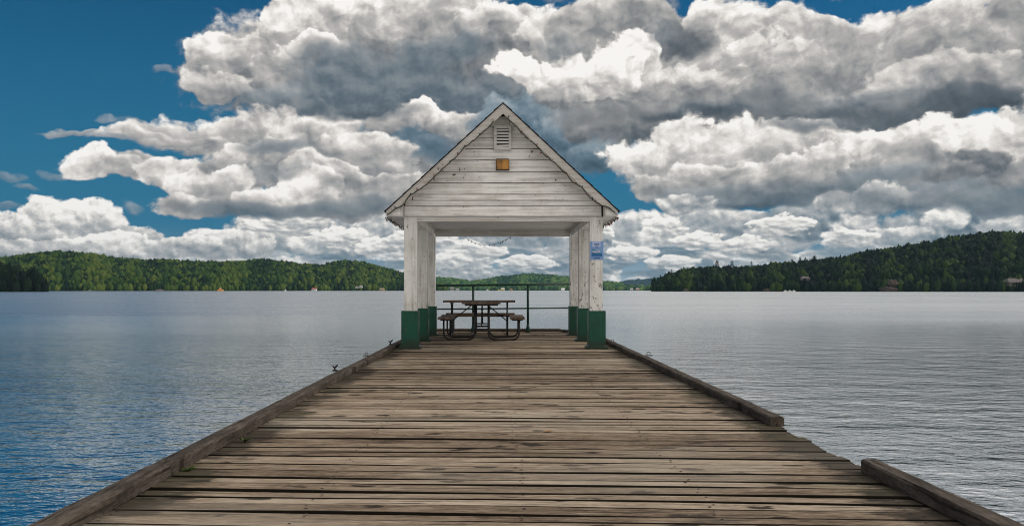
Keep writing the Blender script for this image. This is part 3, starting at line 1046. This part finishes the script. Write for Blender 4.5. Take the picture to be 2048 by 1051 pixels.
for nm, ya, yb, r in (('top_rail', 570.6, 567.4, .025), ('mid_rail', 617.6, 615.2, .018)):
    za, zb = Z(ya, YRL), Z(yb, YRL)
    bm = bmesh.new()
    tube(bm, [(xa, YRL, tiltz(xa, za, zb)), (0, YRL, tiltz(0, za, zb) - .003), (xb, YRL, tiltz(xb, za, zb))], r, 10)
    link(nm, bm, M['green_rail'], rail, True)
for px in (860, 946.4, 1055.8, 1146):
    xx = X(px, YRL)
    bm = bmesh.new()
    zt = tiltz(xx, Z(570.6, YRL), Z(567.4, YRL))
    tube(bm, [(xx, YRL, .03), (xx, YRL, zt)], .027, 10)
    post = link('rail_post', bm, M['green_rail'], rail, True)
    bm = bmesh.new()
    tube(bm, [(xx, YRL, .001), (xx, YRL, .03), (xx, YRL, .12), (xx, YRL, .175)], [.062, .060, .036, .029], 12)
    link('flared_foot', bm, M['green_rail'], post, True)


# ------------------------------------------------------------------ picnic tables
def planks(bm, x0, x1, y0, y1, z, n, t, along):
    for k in range(n):
        if along == 'y':
            w = (x1 - x0) / n
            box(bm, x0 + k * w + .003, x0 + (k + 1) * w - .003, y0 + rnd.uniform(-.006, .006), y1 + rnd.uniform(-.006, .006), z - t, z)
        else:
            w = (y1 - y0) / n
            box(bm, x0 + rnd.uniform(-.006, .006), x1 + rnd.uniform(-.006, .006), y0 + k * w + .003, y0 + (k + 1) * w - .003, z - t, z)


def picnic_table(cx, cy, along, length, label, top_w=.735, seat_w=.275, half=.68, frame_at=.58):
    """steel tube frames under plank top and two plank seats; along gives the direction of the planks"""
    root = empty('picnic_table', (cx, cy, 0), label, 'picnic table', 'picnic tables under the pavilion')
    wmat = M['bench_wood_y' if along == 'y' else 'bench_wood_x']

    def P(u, v, z): return (cx + u, cy + v, z) if along == 'y' else (cx + v, cy + u, z)      # u across, v along

    def pl(name, u0, u1, z, n, t):
        bm = bmesh.new()
        a, b = P(u0, -length / 2, 0), P(u1, length / 2, 0)
        planks(bm, min(a[0], b[0]), max(a[0], b[0]), min(a[1], b[1]), max(a[1], b[1]), z, n, t, along)
        return link(name, bm, wmat, root, bevel=.004)
    zt, zs = .745, .455
    pl('tabletop', -top_w / 2, top_w / 2, zt, 5, .040)
    for s in (-1, 1): pl('seat', *sorted((s * half - s * seat_w / 2 + s * .0, s * half + s * seat_w / 2)), zs, 2, .040)
    r = .0175
    for v in (-frame_at * length / 1.8, frame_at * length / 1.8):
        for s in (-1, 1):
            bm = bmesh.new()
            us = .13
            tube(bm, roundpath([P(s * us, v, zt - .045), P(s * us, v, r + .002), P(s * (half + .04), v, r + .002), P(s * (half + .04), v, zs - .045)], .16, 7), r, 10)
            link('leg', bm, M['steel'], root, True)
        bm = bmesh.new()
        for z in (.225, .285): tube(bm, [P(-.13, v, z), P(.13, v, z)], .013, 8)
        link('cross_tie', bm, M['steel'], root, True)
        bm = bmesh.new()
        a, b = P(-top_w / 2 + .05, v - .02, zt - .075), P(top_w / 2 - .05, v + .02, zt - .041)
        box(bm, min(a[0], b[0]), max(a[0], b[0]), min(a[1], b[1]), max(a[1], b[1]), a[2], b[2])
        link('top_bearer', bm, M['steel'], root, bevel=.004)
        for s in (-1, 1):
            bm = bmesh.new()
            a, b = P(s * half - .105, v - .02, zs - .070), P(s * half + .105, v + .02, zs - .041)
            box(bm, min(a[0], b[0]), max(a[0], b[0]), min(a[1], b[1]), max(a[1], b[1]), a[2], b[2])
            link('seat_bearer', bm, M['steel'], root, bevel=.004)
        bm = bmesh.new()
        sg = 1 if v > 0 else -1
        tube(bm, [P(0, sg * .10, zt - .045), P(0, v, .30)], .012, 8)
        link('brace', bm, M['steel'], root, True)
    return root


picnic_table(X(962.5, 16.9), 17.72, 'y', 1.80, 'brown picnic table seen end on, nearer of the two')
picnic_table(X(959.0, 19.3), 19.42, 'x', 1.53, 'brown picnic table seen side on in front of the railing', half=.69, frame_at=.70)


# ------------------------------------------------------------------ water
m_, t_, b_ = material('lake_water', 0.06, 0.5)
(x, y, z), isl = wcoords()
b_.inputs['IOR'].default_value = 2.8
b_.inputs['Base Color'].default_value = (.003, .055, .095, 1)
gust = nz(comb(x * .012, y * .055), 1.0, 5, .62)
dist = V.m('SQRT', x * x + y * y)
far = sstep(dist, 6.0, 90.0)
w1 = nz(comb(x * 1.9, y * 3.1), 1.0, 3, .55, dim='2D')
w2 = nz(comb(x * 7.0 + 7.0, y * 9.5), 1.0, 3, .55, dim='2D')
w3 = nz(comb(x * .6 + 3.0, y * 1.05), 1.0, 2, .5, dim='2D')
hgt = w1 * .034 + w2 * .013 + w3 * .05
n_ = t_.nodes.new('ShaderNodeBump')
n_.inputs['Distance'].default_value = 1.0
t_.links.new(hgt.s, n_.inputs['Height'])
st = (0.6 + sstep(gust, .35, .65) * .7) * (1.0 - sstep(dist, 12.0, 200.0) * .75)
t_.links.new(st.s, n_.inputs['Strength'])
t_.links.new(n_.outputs[0], b_.inputs['Normal'])
gl = t_.nodes.new('ShaderNodeBsdfGlossy')
gl.inputs['Color'].default_value = (.86, .88, .89, 1)
mx_ = t_.nodes.new('ShaderNodeMixShader')
mx_.inputs[0].default_value = .84
t_.links.new(b_.outputs[0], mx_.inputs[1])
t_.links.new(gl.outputs[0], mx_.inputs[2])
t_.links.new(mx_.outputs[0], t_.nodes['Material Output'].inputs['Surface'])
t_.links.new(n_.outputs[0], gl.inputs['Normal'])
t_.links.new((far * .22 + .07 + (gust - .5) * .28 * far).s, gl.inputs['Roughness'])
t_.links.new((far * .27 + .07 + (gust - .5) * .10 * far).s, b_.inputs['Roughness'])
M['water'] = m_
bm = bmesh.new()
S = 30000
bm.faces.new([bm.verts.new(p) for p in ((-S, -2000, WATER_Z), (S, -2000, WATER_Z), (S, S, WATER_Z), (-S, S, WATER_Z))])
tag(link('water', bm, M['water']), kind='structure')
bm = bmesh.new()
bm.faces.new([bm.verts.new(p) for p in ((-S, -2000, -6), (S, -2000, -6), (S, S, -6), (-S, S, -6))])
tag(link('lake_bed', bm, plain('lake_mud', (.03, .03, .025), 1.0)), kind='structure')


# ------------------------------------------------------------------ wooded hills
def ico(sub):
    bm = bmesh.new()
    bmesh.ops.create_icosphere(bm, subdivisions=sub, radius=1)
    v = np.array([q.co[:] for q in bm.verts])
    f = np.array([[q.index for q in fc.verts] for fc in bm.faces])
    bm.free()
    return v, f


def broadleaf(seed, sub):
    """rounded crown of several lobes with a ragged leafy skin"""
    v, f = ico(sub)
    r = random.Random(seed)
    out = v.copy()
    o = Vector((seed * 7.3, seed * 3.1, 1.7))
    for i, p in enumerate(v):
        q = Vector(p)
        d = 1 + .30 * mnoise.noise(q * 1.6 + o) + .26 * mnoise.noise(q * 3.6 + o) + .16 * mnoise.noise(q * 8.5 + o)
        out[i] = p * d
    out[:, 2] = out[:, 2] * .95
    out[:, 2] = np.where(out[:, 2] < 0, out[:, 2] * .75, out[:, 2])
    out[:, 2] += .62
    return out / np.array([1, 1, 1.6]), f       # unit radius, unit height


def conifer(seed, tiers=9, seg=9):
    r = random.Random(seed)
    V_, F_ = [], []
    for k in range(tiers):
        t = k / tiers
        z0, z1 = .06 + .94 * t, min(1.0, .06 + .94 * (k + 1.7) / tiers)
        rad = (1 - t) ** .8 * r.uniform(.8, 1.15) + .05
        b = len(V_)
        V_.append((r.uniform(-.03, .03), r.uniform(-.03, .03), z1))
        for j in range(seg):
            a = 2 * math.pi * (j + r.uniform(-.3, .3)) / seg
            q = rad * r.uniform(.55, 1.2)
            V_.append((q * math.cos(a), q * math.sin(a), z0 - r.uniform(0, .06)))
        for j in range(seg): F_.append((b, b + 1 + j, b + 1 + (j + 1) % seg))
    return np.array(V_), np.array(F_)


PROTO = {'broad': [broadleaf(s, 3) for s in range(5)], 'broad_far': [broadleaf(s + 9, 2) for s in range(5)], 'conifer': [conifer(s) for s in range(5)]}


def foliage(name, cols, dark=0.0):
    m, t, b = material(name, 0.8, 0.1)
    a = t.nodes.new('ShaderNodeAttribute')
    a.attribute_name = 'tint'
    f = V(a.outputs['Fac'])
    (x, y, z), isl = wcoords()
    n = nz(comb(x * .9, y * .9, z * .9), 1.0, 4, .65)
    c = ramp(f + (n - .5) * .5, [(0.05, cols[0]), (0.35, cols[1]), (0.65, cols[2]), (0.95, cols[3])])
    setc(b, c)
    bump(b, n, 1.0, 1.2)
    return m


def forest(name, pos, kinds, mat, seed, rad, hgt):
    """one mesh of many separate crowns; pos is a list of ground points"""
    r = random.Random(seed)
    VV, FF, TT, off = [], [], [], 0
    for (x, y, z, kind, tint, s) in pos:
        v, f = r.choice(PROTO[kind])
        a = r.uniform(0, 6.28)
        ca, sa = math.cos(a), math.sin(a)
        rr = rad * s * r.uniform(.8, 1.2) * (.62 if kind == 'conifer' else 1)
        hh = hgt * s * r.uniform(.85, 1.18)
        w = np.empty_like(v)
        w[:, 0] = (v[:, 0] * ca - v[:, 1] * sa) * rr + x
        w[:, 1] = (v[:, 0] * sa + v[:, 1] * ca) * rr + y
        w[:, 2] = v[:, 2] * hh + z
        VV.append(w)
        FF.append(f + off)
        TT.append(np.full(len(v), tint))
        off += len(v)
    VV, FF, TT = np.concatenate(VV), np.concatenate(FF), np.concatenate(TT)
    me = bpy.data.meshes.new(name)
    me.vertices.add(len(VV))
    me.vertices.foreach_set('co', VV.astype(np.float32).ravel())
    me.loops.add(len(FF) * 3)
    me.loops.foreach_set('vertex_index', FF.astype(np.int32).ravel())
    me.polygons.add(len(FF))
    me.polygons.foreach_set('loop_start', np.arange(0, len(FF) * 3, 3, dtype=np.int32))
    at = me.attributes.new('tint', 'FLOAT', 'POINT')
    at.data.foreach_set('value', TT.astype(np.float32))
    me.update(calc_edges=True)
    me.materials.append(mat)
    o = bpy.data.objects.new(name, me)
    COL.objects.link(o)
    return o


class Hill:
    """terrain whose skyline, with its trees on, follows the given photo outline"""

    def __init__(s, outline, shore, ridge, tree_h, step=6.0):
        s.px = np.array([p[0] for p in outline], float)
        s.py = np.array([p[1] for p in outline], float)
        s.shore, s.ridge, s.th, s.step = shore, ridge, tree_h, step

    def at(s, px, t):
        """world point: t 0 at the shore, 1 on the ridge, beyond 1 down the far side"""
        Y0 = np.interp(px, [p[0] for p in s.shore], [p[1] for p in s.shore])
        Yr = Y0 + s.ridge
        top = HC + (VY - np.interp(px, s.px, s.py)) * Yr / F - s.th
        top = np.maximum(top, -2.0)
        Y = Y0 + s.ridge * t
        prof = np.where(t < 1, np.sin(np.clip(t, 0, 1) * math.pi / 2) ** .9, np.cos(np.clip(t - 1, 0, 1) * math.pi / 2))
        return (px - VX) * Y / F, Y, WATER_Z - .3 + (top - WATER_Z + .3) * prof

    def terrain(s, name, mat):
        pxs = np.arange(s.px[0], s.px[-1] + .1, s.step)
        ts = np.linspace(0, 1.9, 24)
        P, T = np.meshgrid(pxs, ts)
        x, y, z = s.at(P.ravel(), T.ravel())
        n = len(pxs)
        bm = bmesh.new()
        vs = [bm.verts.new(p) for p in zip(x, y, z)]
        for j in range(len(ts) - 1):
            for i in range(n - 1): bm.faces.new((vs[j * n + i], vs[j * n + i + 1], vs[(j + 1) * n + i + 1], vs[(j + 1) * n + i]))
        return tag(link(name, bm, mat, smooth=True), kind='structure')

    def scatter(s, seed, spacing, conifers, tmax=1.12, tint=lambda u, r: r.random(), size=(.7, 1.25), kind='broad'):
        r = random.Random(seed)
        out = []
        t = 0.0
        while t < tmax:
            Ym = np.mean([p[1] for p in s.shore]) + s.ridge * t
            px = s.px[0]
            while px < s.px[-1]:
                u = px + r.uniform(-.5, .5) * spacing / Ym * F
                tt = max(0.004, t + r.uniform(-.5, .5) * spacing / s.ridge)
                x, y, z = s.at(np.array([u]), np.array([tt]))
                c = conifers(u, tt)
                k = 'conifer' if r.random() < c else kind
                out.append((float(x[0]), float(y[0]), float(z[0]), k, tint(u, r) * (.45 if k == 'conifer' else 1), r.uniform(*size) * (.72 if tt < .07 else 1)))
                px += spacing / Ym * F
            t += spacing / s.ridge
        return out


M['soil'] = plain('forest_floor', (.025, .030, .014), 1.0, .05, .4, .05)
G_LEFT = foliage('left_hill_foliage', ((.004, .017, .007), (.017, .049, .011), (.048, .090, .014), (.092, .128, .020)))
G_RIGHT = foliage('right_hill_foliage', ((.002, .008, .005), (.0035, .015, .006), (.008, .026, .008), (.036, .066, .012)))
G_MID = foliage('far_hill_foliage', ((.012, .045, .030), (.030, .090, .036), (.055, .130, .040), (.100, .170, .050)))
G_FAR = foliage('haze_tinted_ridge_foliage', ((.004, .030, .045), (.006, .040, .055), (.010, .050, .060), (.015, .060, .060)))  # bluish greens: haze of the distance painted into the leaf colour
G_DARK = foliage('dark_point_foliage', ((.002, .007, .004), (.003, .010, .005), (.005, .015, .006), (.010, .022, .008)))  # near-black greens for the left point and the pine crowns


def clump(seed, f=55.0):
    """tint that varies in patches as well as from tree to tree"""
    def g(u, r): return min(1, max(0, .5 + 1.35 * mnoise.noise(Vector((u / f, r.random() * 2.4, seed))) + r.uniform(-.28, .28)))
    return g


left = Hill([(-260, 522), (-120, 520), (0, 517), (60, 509), (120, 504), (180, 508), (240, 518), (300, 521), (350, 521), (420, 525), (460, 524), (520, 520), (560, 523), (600, 528), (640, 531), (665, 525), (692, 521), (725, 524), (762, 534), (800, 545), (840, 557), (868, 565), (890, 577)],
            [(-260, 1250), (100, 1350), (450, 1500), (900, 1900)], 420, 15)
left.terrain('hill', M['soil'])
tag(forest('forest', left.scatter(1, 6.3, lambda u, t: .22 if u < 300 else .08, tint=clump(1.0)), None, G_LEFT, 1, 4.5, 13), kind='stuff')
mid = Hill([(700, 575), (800, 566), (860, 556), (882, 554), (905, 555), (940, 561), (970, 558), (1000, 553), (1040, 548), (1065, 547), (1100, 549), (1140, 553), (1170, 557), (1200, 561), (1225, 563), (1245, 567), (1262, 573), (1274, 578), (1282, 581)],
           [(700, 2500), (1300, 2500)], 700, 17)
mid.terrain('hill', M['soil'])
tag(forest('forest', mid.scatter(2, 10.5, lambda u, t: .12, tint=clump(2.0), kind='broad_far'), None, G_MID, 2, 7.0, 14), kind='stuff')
farr = Hill([(1120, 577), (1200, 571), (1240, 563), (1262, 559), (1290, 557), (1310, 555), (1340, 554), (1420, 552)], [(1100, 5600), (1450, 5600)], 700, 20)
farr.terrain('hill', M['soil'])
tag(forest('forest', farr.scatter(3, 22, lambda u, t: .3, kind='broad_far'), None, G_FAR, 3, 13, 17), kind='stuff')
right = Hill([(1312, 579), (1315, 572), (1320, 558), (1332, 549), (1352, 542), (1380, 536), (1420, 533), (1470, 533), (1520, 530), (1560, 525), (1600, 522), (1640, 518), (1680, 514), (1730, 503), (1780, 495), (1830, 488), (1870, 483), (1900, 474), (1940, 469), (1980, 464), (2048, 465), (2140, 462), (2300, 470)],
             [(1300, 1000), (1600, 900), (2300, 760)], 300, 15.5)
right.terrain('hill', M['soil'])
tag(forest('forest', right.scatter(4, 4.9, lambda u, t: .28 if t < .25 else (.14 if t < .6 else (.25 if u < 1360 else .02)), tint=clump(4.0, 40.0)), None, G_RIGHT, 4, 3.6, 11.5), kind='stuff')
point = Hill([(-320, 530), (-100, 528), (0, 533), (30, 533), (58, 538), (74, 547), (84, 562), (90, 578)], [(-320, 760), (90, 800)], 60, 15)
point.terrain('hill', M['soil'])
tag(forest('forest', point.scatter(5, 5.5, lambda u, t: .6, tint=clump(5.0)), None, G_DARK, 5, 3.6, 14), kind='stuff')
wee = Hill([(1292, 577), (1300, 573), (1310, 573), (1318, 577)], [(1290, 2000), (1320, 2000)], 60, 5)
tag(forest('forest', wee.scatter(6, 7, lambda u, t: .1, kind='broad_far'), None, G_MID, 6, 4.5, 8), kind='stuff')


# tall pines that stand up out of the right-hand ridge
def pine(px, ytop, ybase, t, label, width, lean=0.0, seed=0):
    r = random.Random(seed + px)
    x, y, z = (float(q[0]) for q in right.at(np.array([float(px)]), np.array([t])))
    zt = Z(ytop, y)
    h = zt - z
    w = width * y / F * .5
    root = empty('pine_tree', (x, y, z), label, 'pine tree', 'tall pines on the right ridge')
    bm = bmesh.new()
    tube(bm, [(x, y, z), (x + lean * .5, y, z + h * .6), (x + lean, y, zt - .4)], [.45, .3, .08], 7)
    link('trunk', bm, M['trunk'], root, True)
    cb = max(.3, 1 - (Z(ytop, y) - Z(ybase, y)) / h)
    pts, faces = [], []
    n = 260
    for k in range(n):
        f = r.random()
        tier = round(f * 6) / 6 + r.uniform(-.05, .05)
        env = (math.sin(min(1, max(.02, 1 - tier)) * math.pi * .62) ** .8) * (.6 + .55 * r.random()) * (.75 + .4 * ((round(f * 6) * 7) % 3) / 2)
        a = r.uniform(0, 6.283)
        rad = w * env * math.sqrt(r.random())
        c = Vector((x + lean * tier + rad * math.cos(a), y + rad * math.sin(a), z + h * (cb + (1 - cb) * min(.985, tier)) + rad * .12))
        s = r.uniform(.35, .75) * max(.7, w / 3.2)
        d1 = Vector((r.uniform(-1, 1), r.uniform(-1, 1), r.uniform(-.35, .35))).normalized() * s
        d2 = d1.cross(Vector((r.uniform(-.4, .4), r.uniform(-.4, .4), 1))).normalized() * s * .7
        b = len(pts)
        pts += [c - d1, c + d2, c + d1, c - d2, c + Vector((0, 0, s * .6))]
        faces += [(b, b + 1, b + 4), (b + 1, b + 2, b + 4), (b + 2, b + 3, b + 4), (b + 3, b, b + 4), (b, b + 3, b + 2, b + 1)]
    bm = bmesh.new()
    vs = [bm.verts.new(p) for p in pts]
    for fc in faces: bm.faces.new([vs[i] for i in fc])
    link('crown', bm, G_DARK, root)


for a in ((1434, 520, 541, 1.0, 'broadest tall pine on the right ridge, above the low end of the hill', 15),
          (1464, 522, 537, 1.0, 'round topped pine on the right ridge, second of three lone pines', 11),
          (1503, 522, 535, 1.0, 'narrow pine on the right ridge, third of three lone pines from the left', 7),
          (1600, 513, 526, 1.0, 'pointed pine in the close row of three on the right ridge', 9),
          (1611, 514, 526, .98, 'small pine in the middle of the close row of three on the right ridge', 7),
          (1584, 518, 528, 1.0, 'low bushy pine just before the close row on the right ridge', 9),
          (1628, 511, 523, 1.0, 'highest pine on the right ridge, leaning a little over the rising slope', 13, .8),
          (1343, 538, 553, .9, 'slim pine standing up near the end of the right headland', 7),
          (1321, 549, 566, .7, 'thin pine right at the tip of the right headland', 7),
          (1367, 533, 545, 1.0, 'spiky pine on the right headland where the slope flattens', 7)):
    pine(*a, seed=3)

# bare rock on the right shore
def rock(px0, px1, py0, py1, Y, name, label, seed):
    bm = bmesh.new()
    bmesh.ops.create_icosphere(bm, subdivisions=4, radius=1)
    xc, w = X((px0 + px1) / 2, Y), (px1 - px0) / 2 * Y / F
    z0, z1 = Z(py1, Y), Z(py0, Y)
    for v in bm.verts:
        p = v.co.copy()
        d = 1 + .35 * mnoise.noise(p * 1.7 + Vector((seed, 0, 0))) + .18 * mnoise.noise(p * 4 + Vector((seed, 0, 0)))
        v.co = (xc + p.x * d * w, Y + p.y * d * min(w, 9), (z0 + z1) / 2 + p.z * d * (z1 - z0) / 2)
    return tag(link(name, bm, M['rock']), label, 'rock')


def yshore(px): return float(np.interp(px, [1300, 1600, 2300], [1000, 900, 760]))


rock(1760, 1792, 573, 584, yshore(1775) - 4, 'shore_rock', 'pale rock slab at the waterline below the right hill, under a bare scar', 1)
rock(1776, 1795, 559, 573, yshore(1785) - 2, 'rock_outcrop', 'bare rock scar among dark trees low on the right hill', 2)
rock(1525, 1540, 577, 584, yshore(1530) - 4, 'shore_rock', 'low brown rock on the right shore, left of the white boats', 3)
rock(1366, 1377, 577, 583.5, yshore(1370) - 4, 'shore_rock', 'small pale rock on the shore near the end of the right headland', 4)


# ------------------------------------------------------------------ cottages, boathouses and boats along the far shores
def house(px, py, w, h, Y, label, wall, roof, cat='house', name='cottage', roof_h=.45, door=True):
    """w, h in photo pixels, py is the base line; gabled block with eaves, windows and door"""
    k = Y / F
    x, z = X(px, Y), Z(py, Y)
    W, H = w * k / 2, h * k
    D = W * .8
    root = empty(name, (x, Y, z), label, cat)
    hw = H * (1 - roof_h)
    bm = bmesh.new()
    prism(bm, [(x - W, z), (x + W, z), (x + W, z + hw), (x - W, z + hw)], Y - D, Y + D)
    link('wall', bm, plain('cottage_wall', wall, .8), root)
    bm = bmesh.new()
    e = W * .14
    A = [bm.verts.new(p) for p in ((x - W - e, Y - D - e, z + hw + .02), (x + W + e, Y - D - e, z + hw + .02), (x + W + e, Y + D + e, z + hw + .02), (x - W - e, Y + D + e, z + hw + .02), (x - W * .75, Y, z + H), (x + W * .75, Y, z + H))]
    for f in ((0, 1, 5, 4), (1, 2, 5), (2, 3, 4, 5), (3, 0, 4), (0, 3, 2, 1)): bm.faces.new([A[i] for i in f])
    link('roof', bm, plain('cottage_roof', roof, .8), root)
    for u in (-.55, .55):
        bm = bmesh.new()
        box(bm, x + W * (u - .17), x + W * (u + .17), Y - D - .06, Y - D + .02, z + hw * .38, z + hw * .82)
        link('window', bm, M['hole'], root)
    if door:
        bm = bmesh.new()
        box(bm, x - W * .14, x + W * .14, Y - D - .05, Y - D + .02, z + .02, z + hw * .75)
        link('door', bm, M['hole'], root)
    return root


def boat(px, py, w, h, Y, label, hull, top, name='motor_boat'):
    k = Y / F
    x, L, H = X(px, Y), w * k / 2, h * k
    z = WATER_Z
    root = empty(name, (x, Y, z), label, 'boat')
    bm = bmesh.new()
    secs = [(-1, .75, .16), (-.6, .95, .08), (.2, 1, .06), (.7, .7, .12), (1.02, .06, .32)]
    R = []
    for u, b, kx in secs:
        B = L * .30 * b
        R.append([bm.verts.new((x + u * L, Y + yy, z + zz)) for yy, zz in ((-B, H * .40 + kx * H * .2), (-B * .7, -.12), (B * .7, -.12), (B, H * .40 + kx * H * .2))])
    for a, b in zip(R, R[1:]):
        for i in range(4): bm.faces.new((a[i], a[(i + 1) % 4], b[(i + 1) % 4], b[i]))
    bm.faces.new(R[0])
    bm.faces.new(R[-1][::-1])
    link('hull', bm, plain('hull_paint', hull, .4), root)
    bm = bmesh.new()
    prism(bm, [(x - L * .55, z + H * .42), (x + L * .35, z + H * .42), (x + L * .05, z + H), (x - L * .30, z + H)], Y - L * .2, Y + L * .2)
    link('cabin', bm, plain('cabin_paint', top, .4), root)
    return root


WHT, TAN, RED, GRY = (.75, .75, .74), (.55, .30, .13), (.30, .05, .03), (.30, .28, .27)


def ys(px): return float(np.interp(px, [-260, 100, 450, 900], [1250, 1350, 1500, 1900]))


boat(441, 581, 13, 7, 1150, 'orange tan cabin boat on the lake in front of the left hill', (.60, .30, .12), (.62, .26, .10))
house(628.5, 581, 9, 6.5, ys(628) - 14, 'white boathouse with a red roof on the left shore', WHT, RED, 'boathouse', 'boathouse')
house(764, 581, 9, 5.5, ys(764) - 14, 'tan boathouse on the left shore just beside the pavilion post', (.48, .33, .20), (.30, .24, .18), 'boathouse', 'boathouse')
house(722, 575, 5.5, 5, ys(722) - 16, 'small white cottage in the trees of the left shore, the right one of a pair', WHT, GRY)
house(714, 576.5, 5, 4.5, ys(714) - 16, 'small grey cottage in the trees of the left shore, the left one of a pair', (.45, .45, .45), GRY)
house(319, 581.2, 12, 3, ys(319) - 16, 'long low dark boathouse on the left shore', (.10, .07, .05), (.26, .22, .18), 'boathouse', 'boathouse')
boat(571, 580.6, 4, 3.5, 1480, 'tiny white boat moored left of the red roofed boathouse', WHT, WHT)
boat(180, 581.4, 14, 2.6, 1230, 'long low grey boat at the far left shore', (.20, .20, .18), (.26, .25, .22))
house(872, 580.7, 6, 5, 2460, 'pinkish boathouse seen through the pavilion, close to the left posts', (.62, .42, .36), (.55, .40, .34), 'boathouse', 'boathouse')
house(904, 580.4, 8, 7, 2470, 'grey cottage on the far shore seen left of the railing post', GRY, (.22, .22, .22))
house(915, 580.4, 7, 4, 2470, 'pale grey boathouse beside the grey cottage on the far shore', (.55, .52, .55), (.35, .33, .36), 'boathouse', 'boathouse')
boat(975, 580.6, 4, 3, 2440, 'tiny white boat on the far water seen between the railing posts', WHT, WHT)
house(1005.5, 580.8, 8, 5.5, 2450, 'yellow cottage with a pale roof on the far shore', (.62, .46, .10), (.60, .58, .55))
boat(998, 580.6, 5, 2.4, 2430, 'yellow boat moored in front of the yellow cottage', (.62, .50, .10), (.60, .48, .12))
house(1022.5, 580.7, 5, 3.5, 2450, 'orange boathouse on the far shore, right of the yellow cottage', (.58, .26, .10), (.40, .22, .14), 'boathouse', 'boathouse')
house(1126, 580.9, 7, 5.5, 2420, 'white boathouse on the far shore near the right posts', (.85, .85, .84), (.70, .70, .70), 'boathouse', 'boathouse')
house(1263, 580.2, 6, 4, 2440, 'grey boathouse on the far shore, left of two by the right headland', (.42, .40, .40), (.50, .46, .46), 'boathouse', 'boathouse')
house(1275, 580.2, 7, 4.4, 2440, 'red brown boathouse on the far shore, right of two by the right headland', (.30, .16, .13), (.55, .42, .38), 'boathouse', 'boathouse')
house(1610, 560, 16, 7.5, yshore(1610) + 22, 'pale pink house half hidden in the trees of the right hill', (.22, .18, .19), (.15, .13, .14), roof_h=.5)
house(2030, 572, 40, 16, yshore(2030) + 8, 'large brown house with a grey roof in the trees at the right edge', (.11, .09, .07), (.12, .105, .105), roof_h=.5)
for px, w, lb in ((1571, 7, 'white boat at the right shore, leftmost of three'), (1580, 6, 'white boat at the right shore, middle of three'), (1588, 6, 'white boat at the right shore, rightmost of three')):
    boat(px, 582.5, w, 3.6, yshore(px) - 14, lb, WHT, (.6, .62, .62))


# ------------------------------------------------------------------ summer haze over the lake
m = bpy.data.materials.new('haze')
m.use_nodes = True
t = m.node_tree
t.nodes.clear()
o_ = t.nodes.new('ShaderNodeOutputMaterial')
v_ = t.nodes.new('ShaderNodeVolumePrincipled')
v_.inputs['Color'].default_value = (.50, .78, 1.0, 1)
v_.inputs['Density'].default_value = 4e-5
v_.inputs['Anisotropy'].default_value = 0.2
t.links.new(v_.outputs[0], o_.inputs['Volume'])
bm = bmesh.new()
box(bm, -9000, 9000, -300, 9000, -7.0, 260)
tag(link('haze', bm, m), kind='stuff')
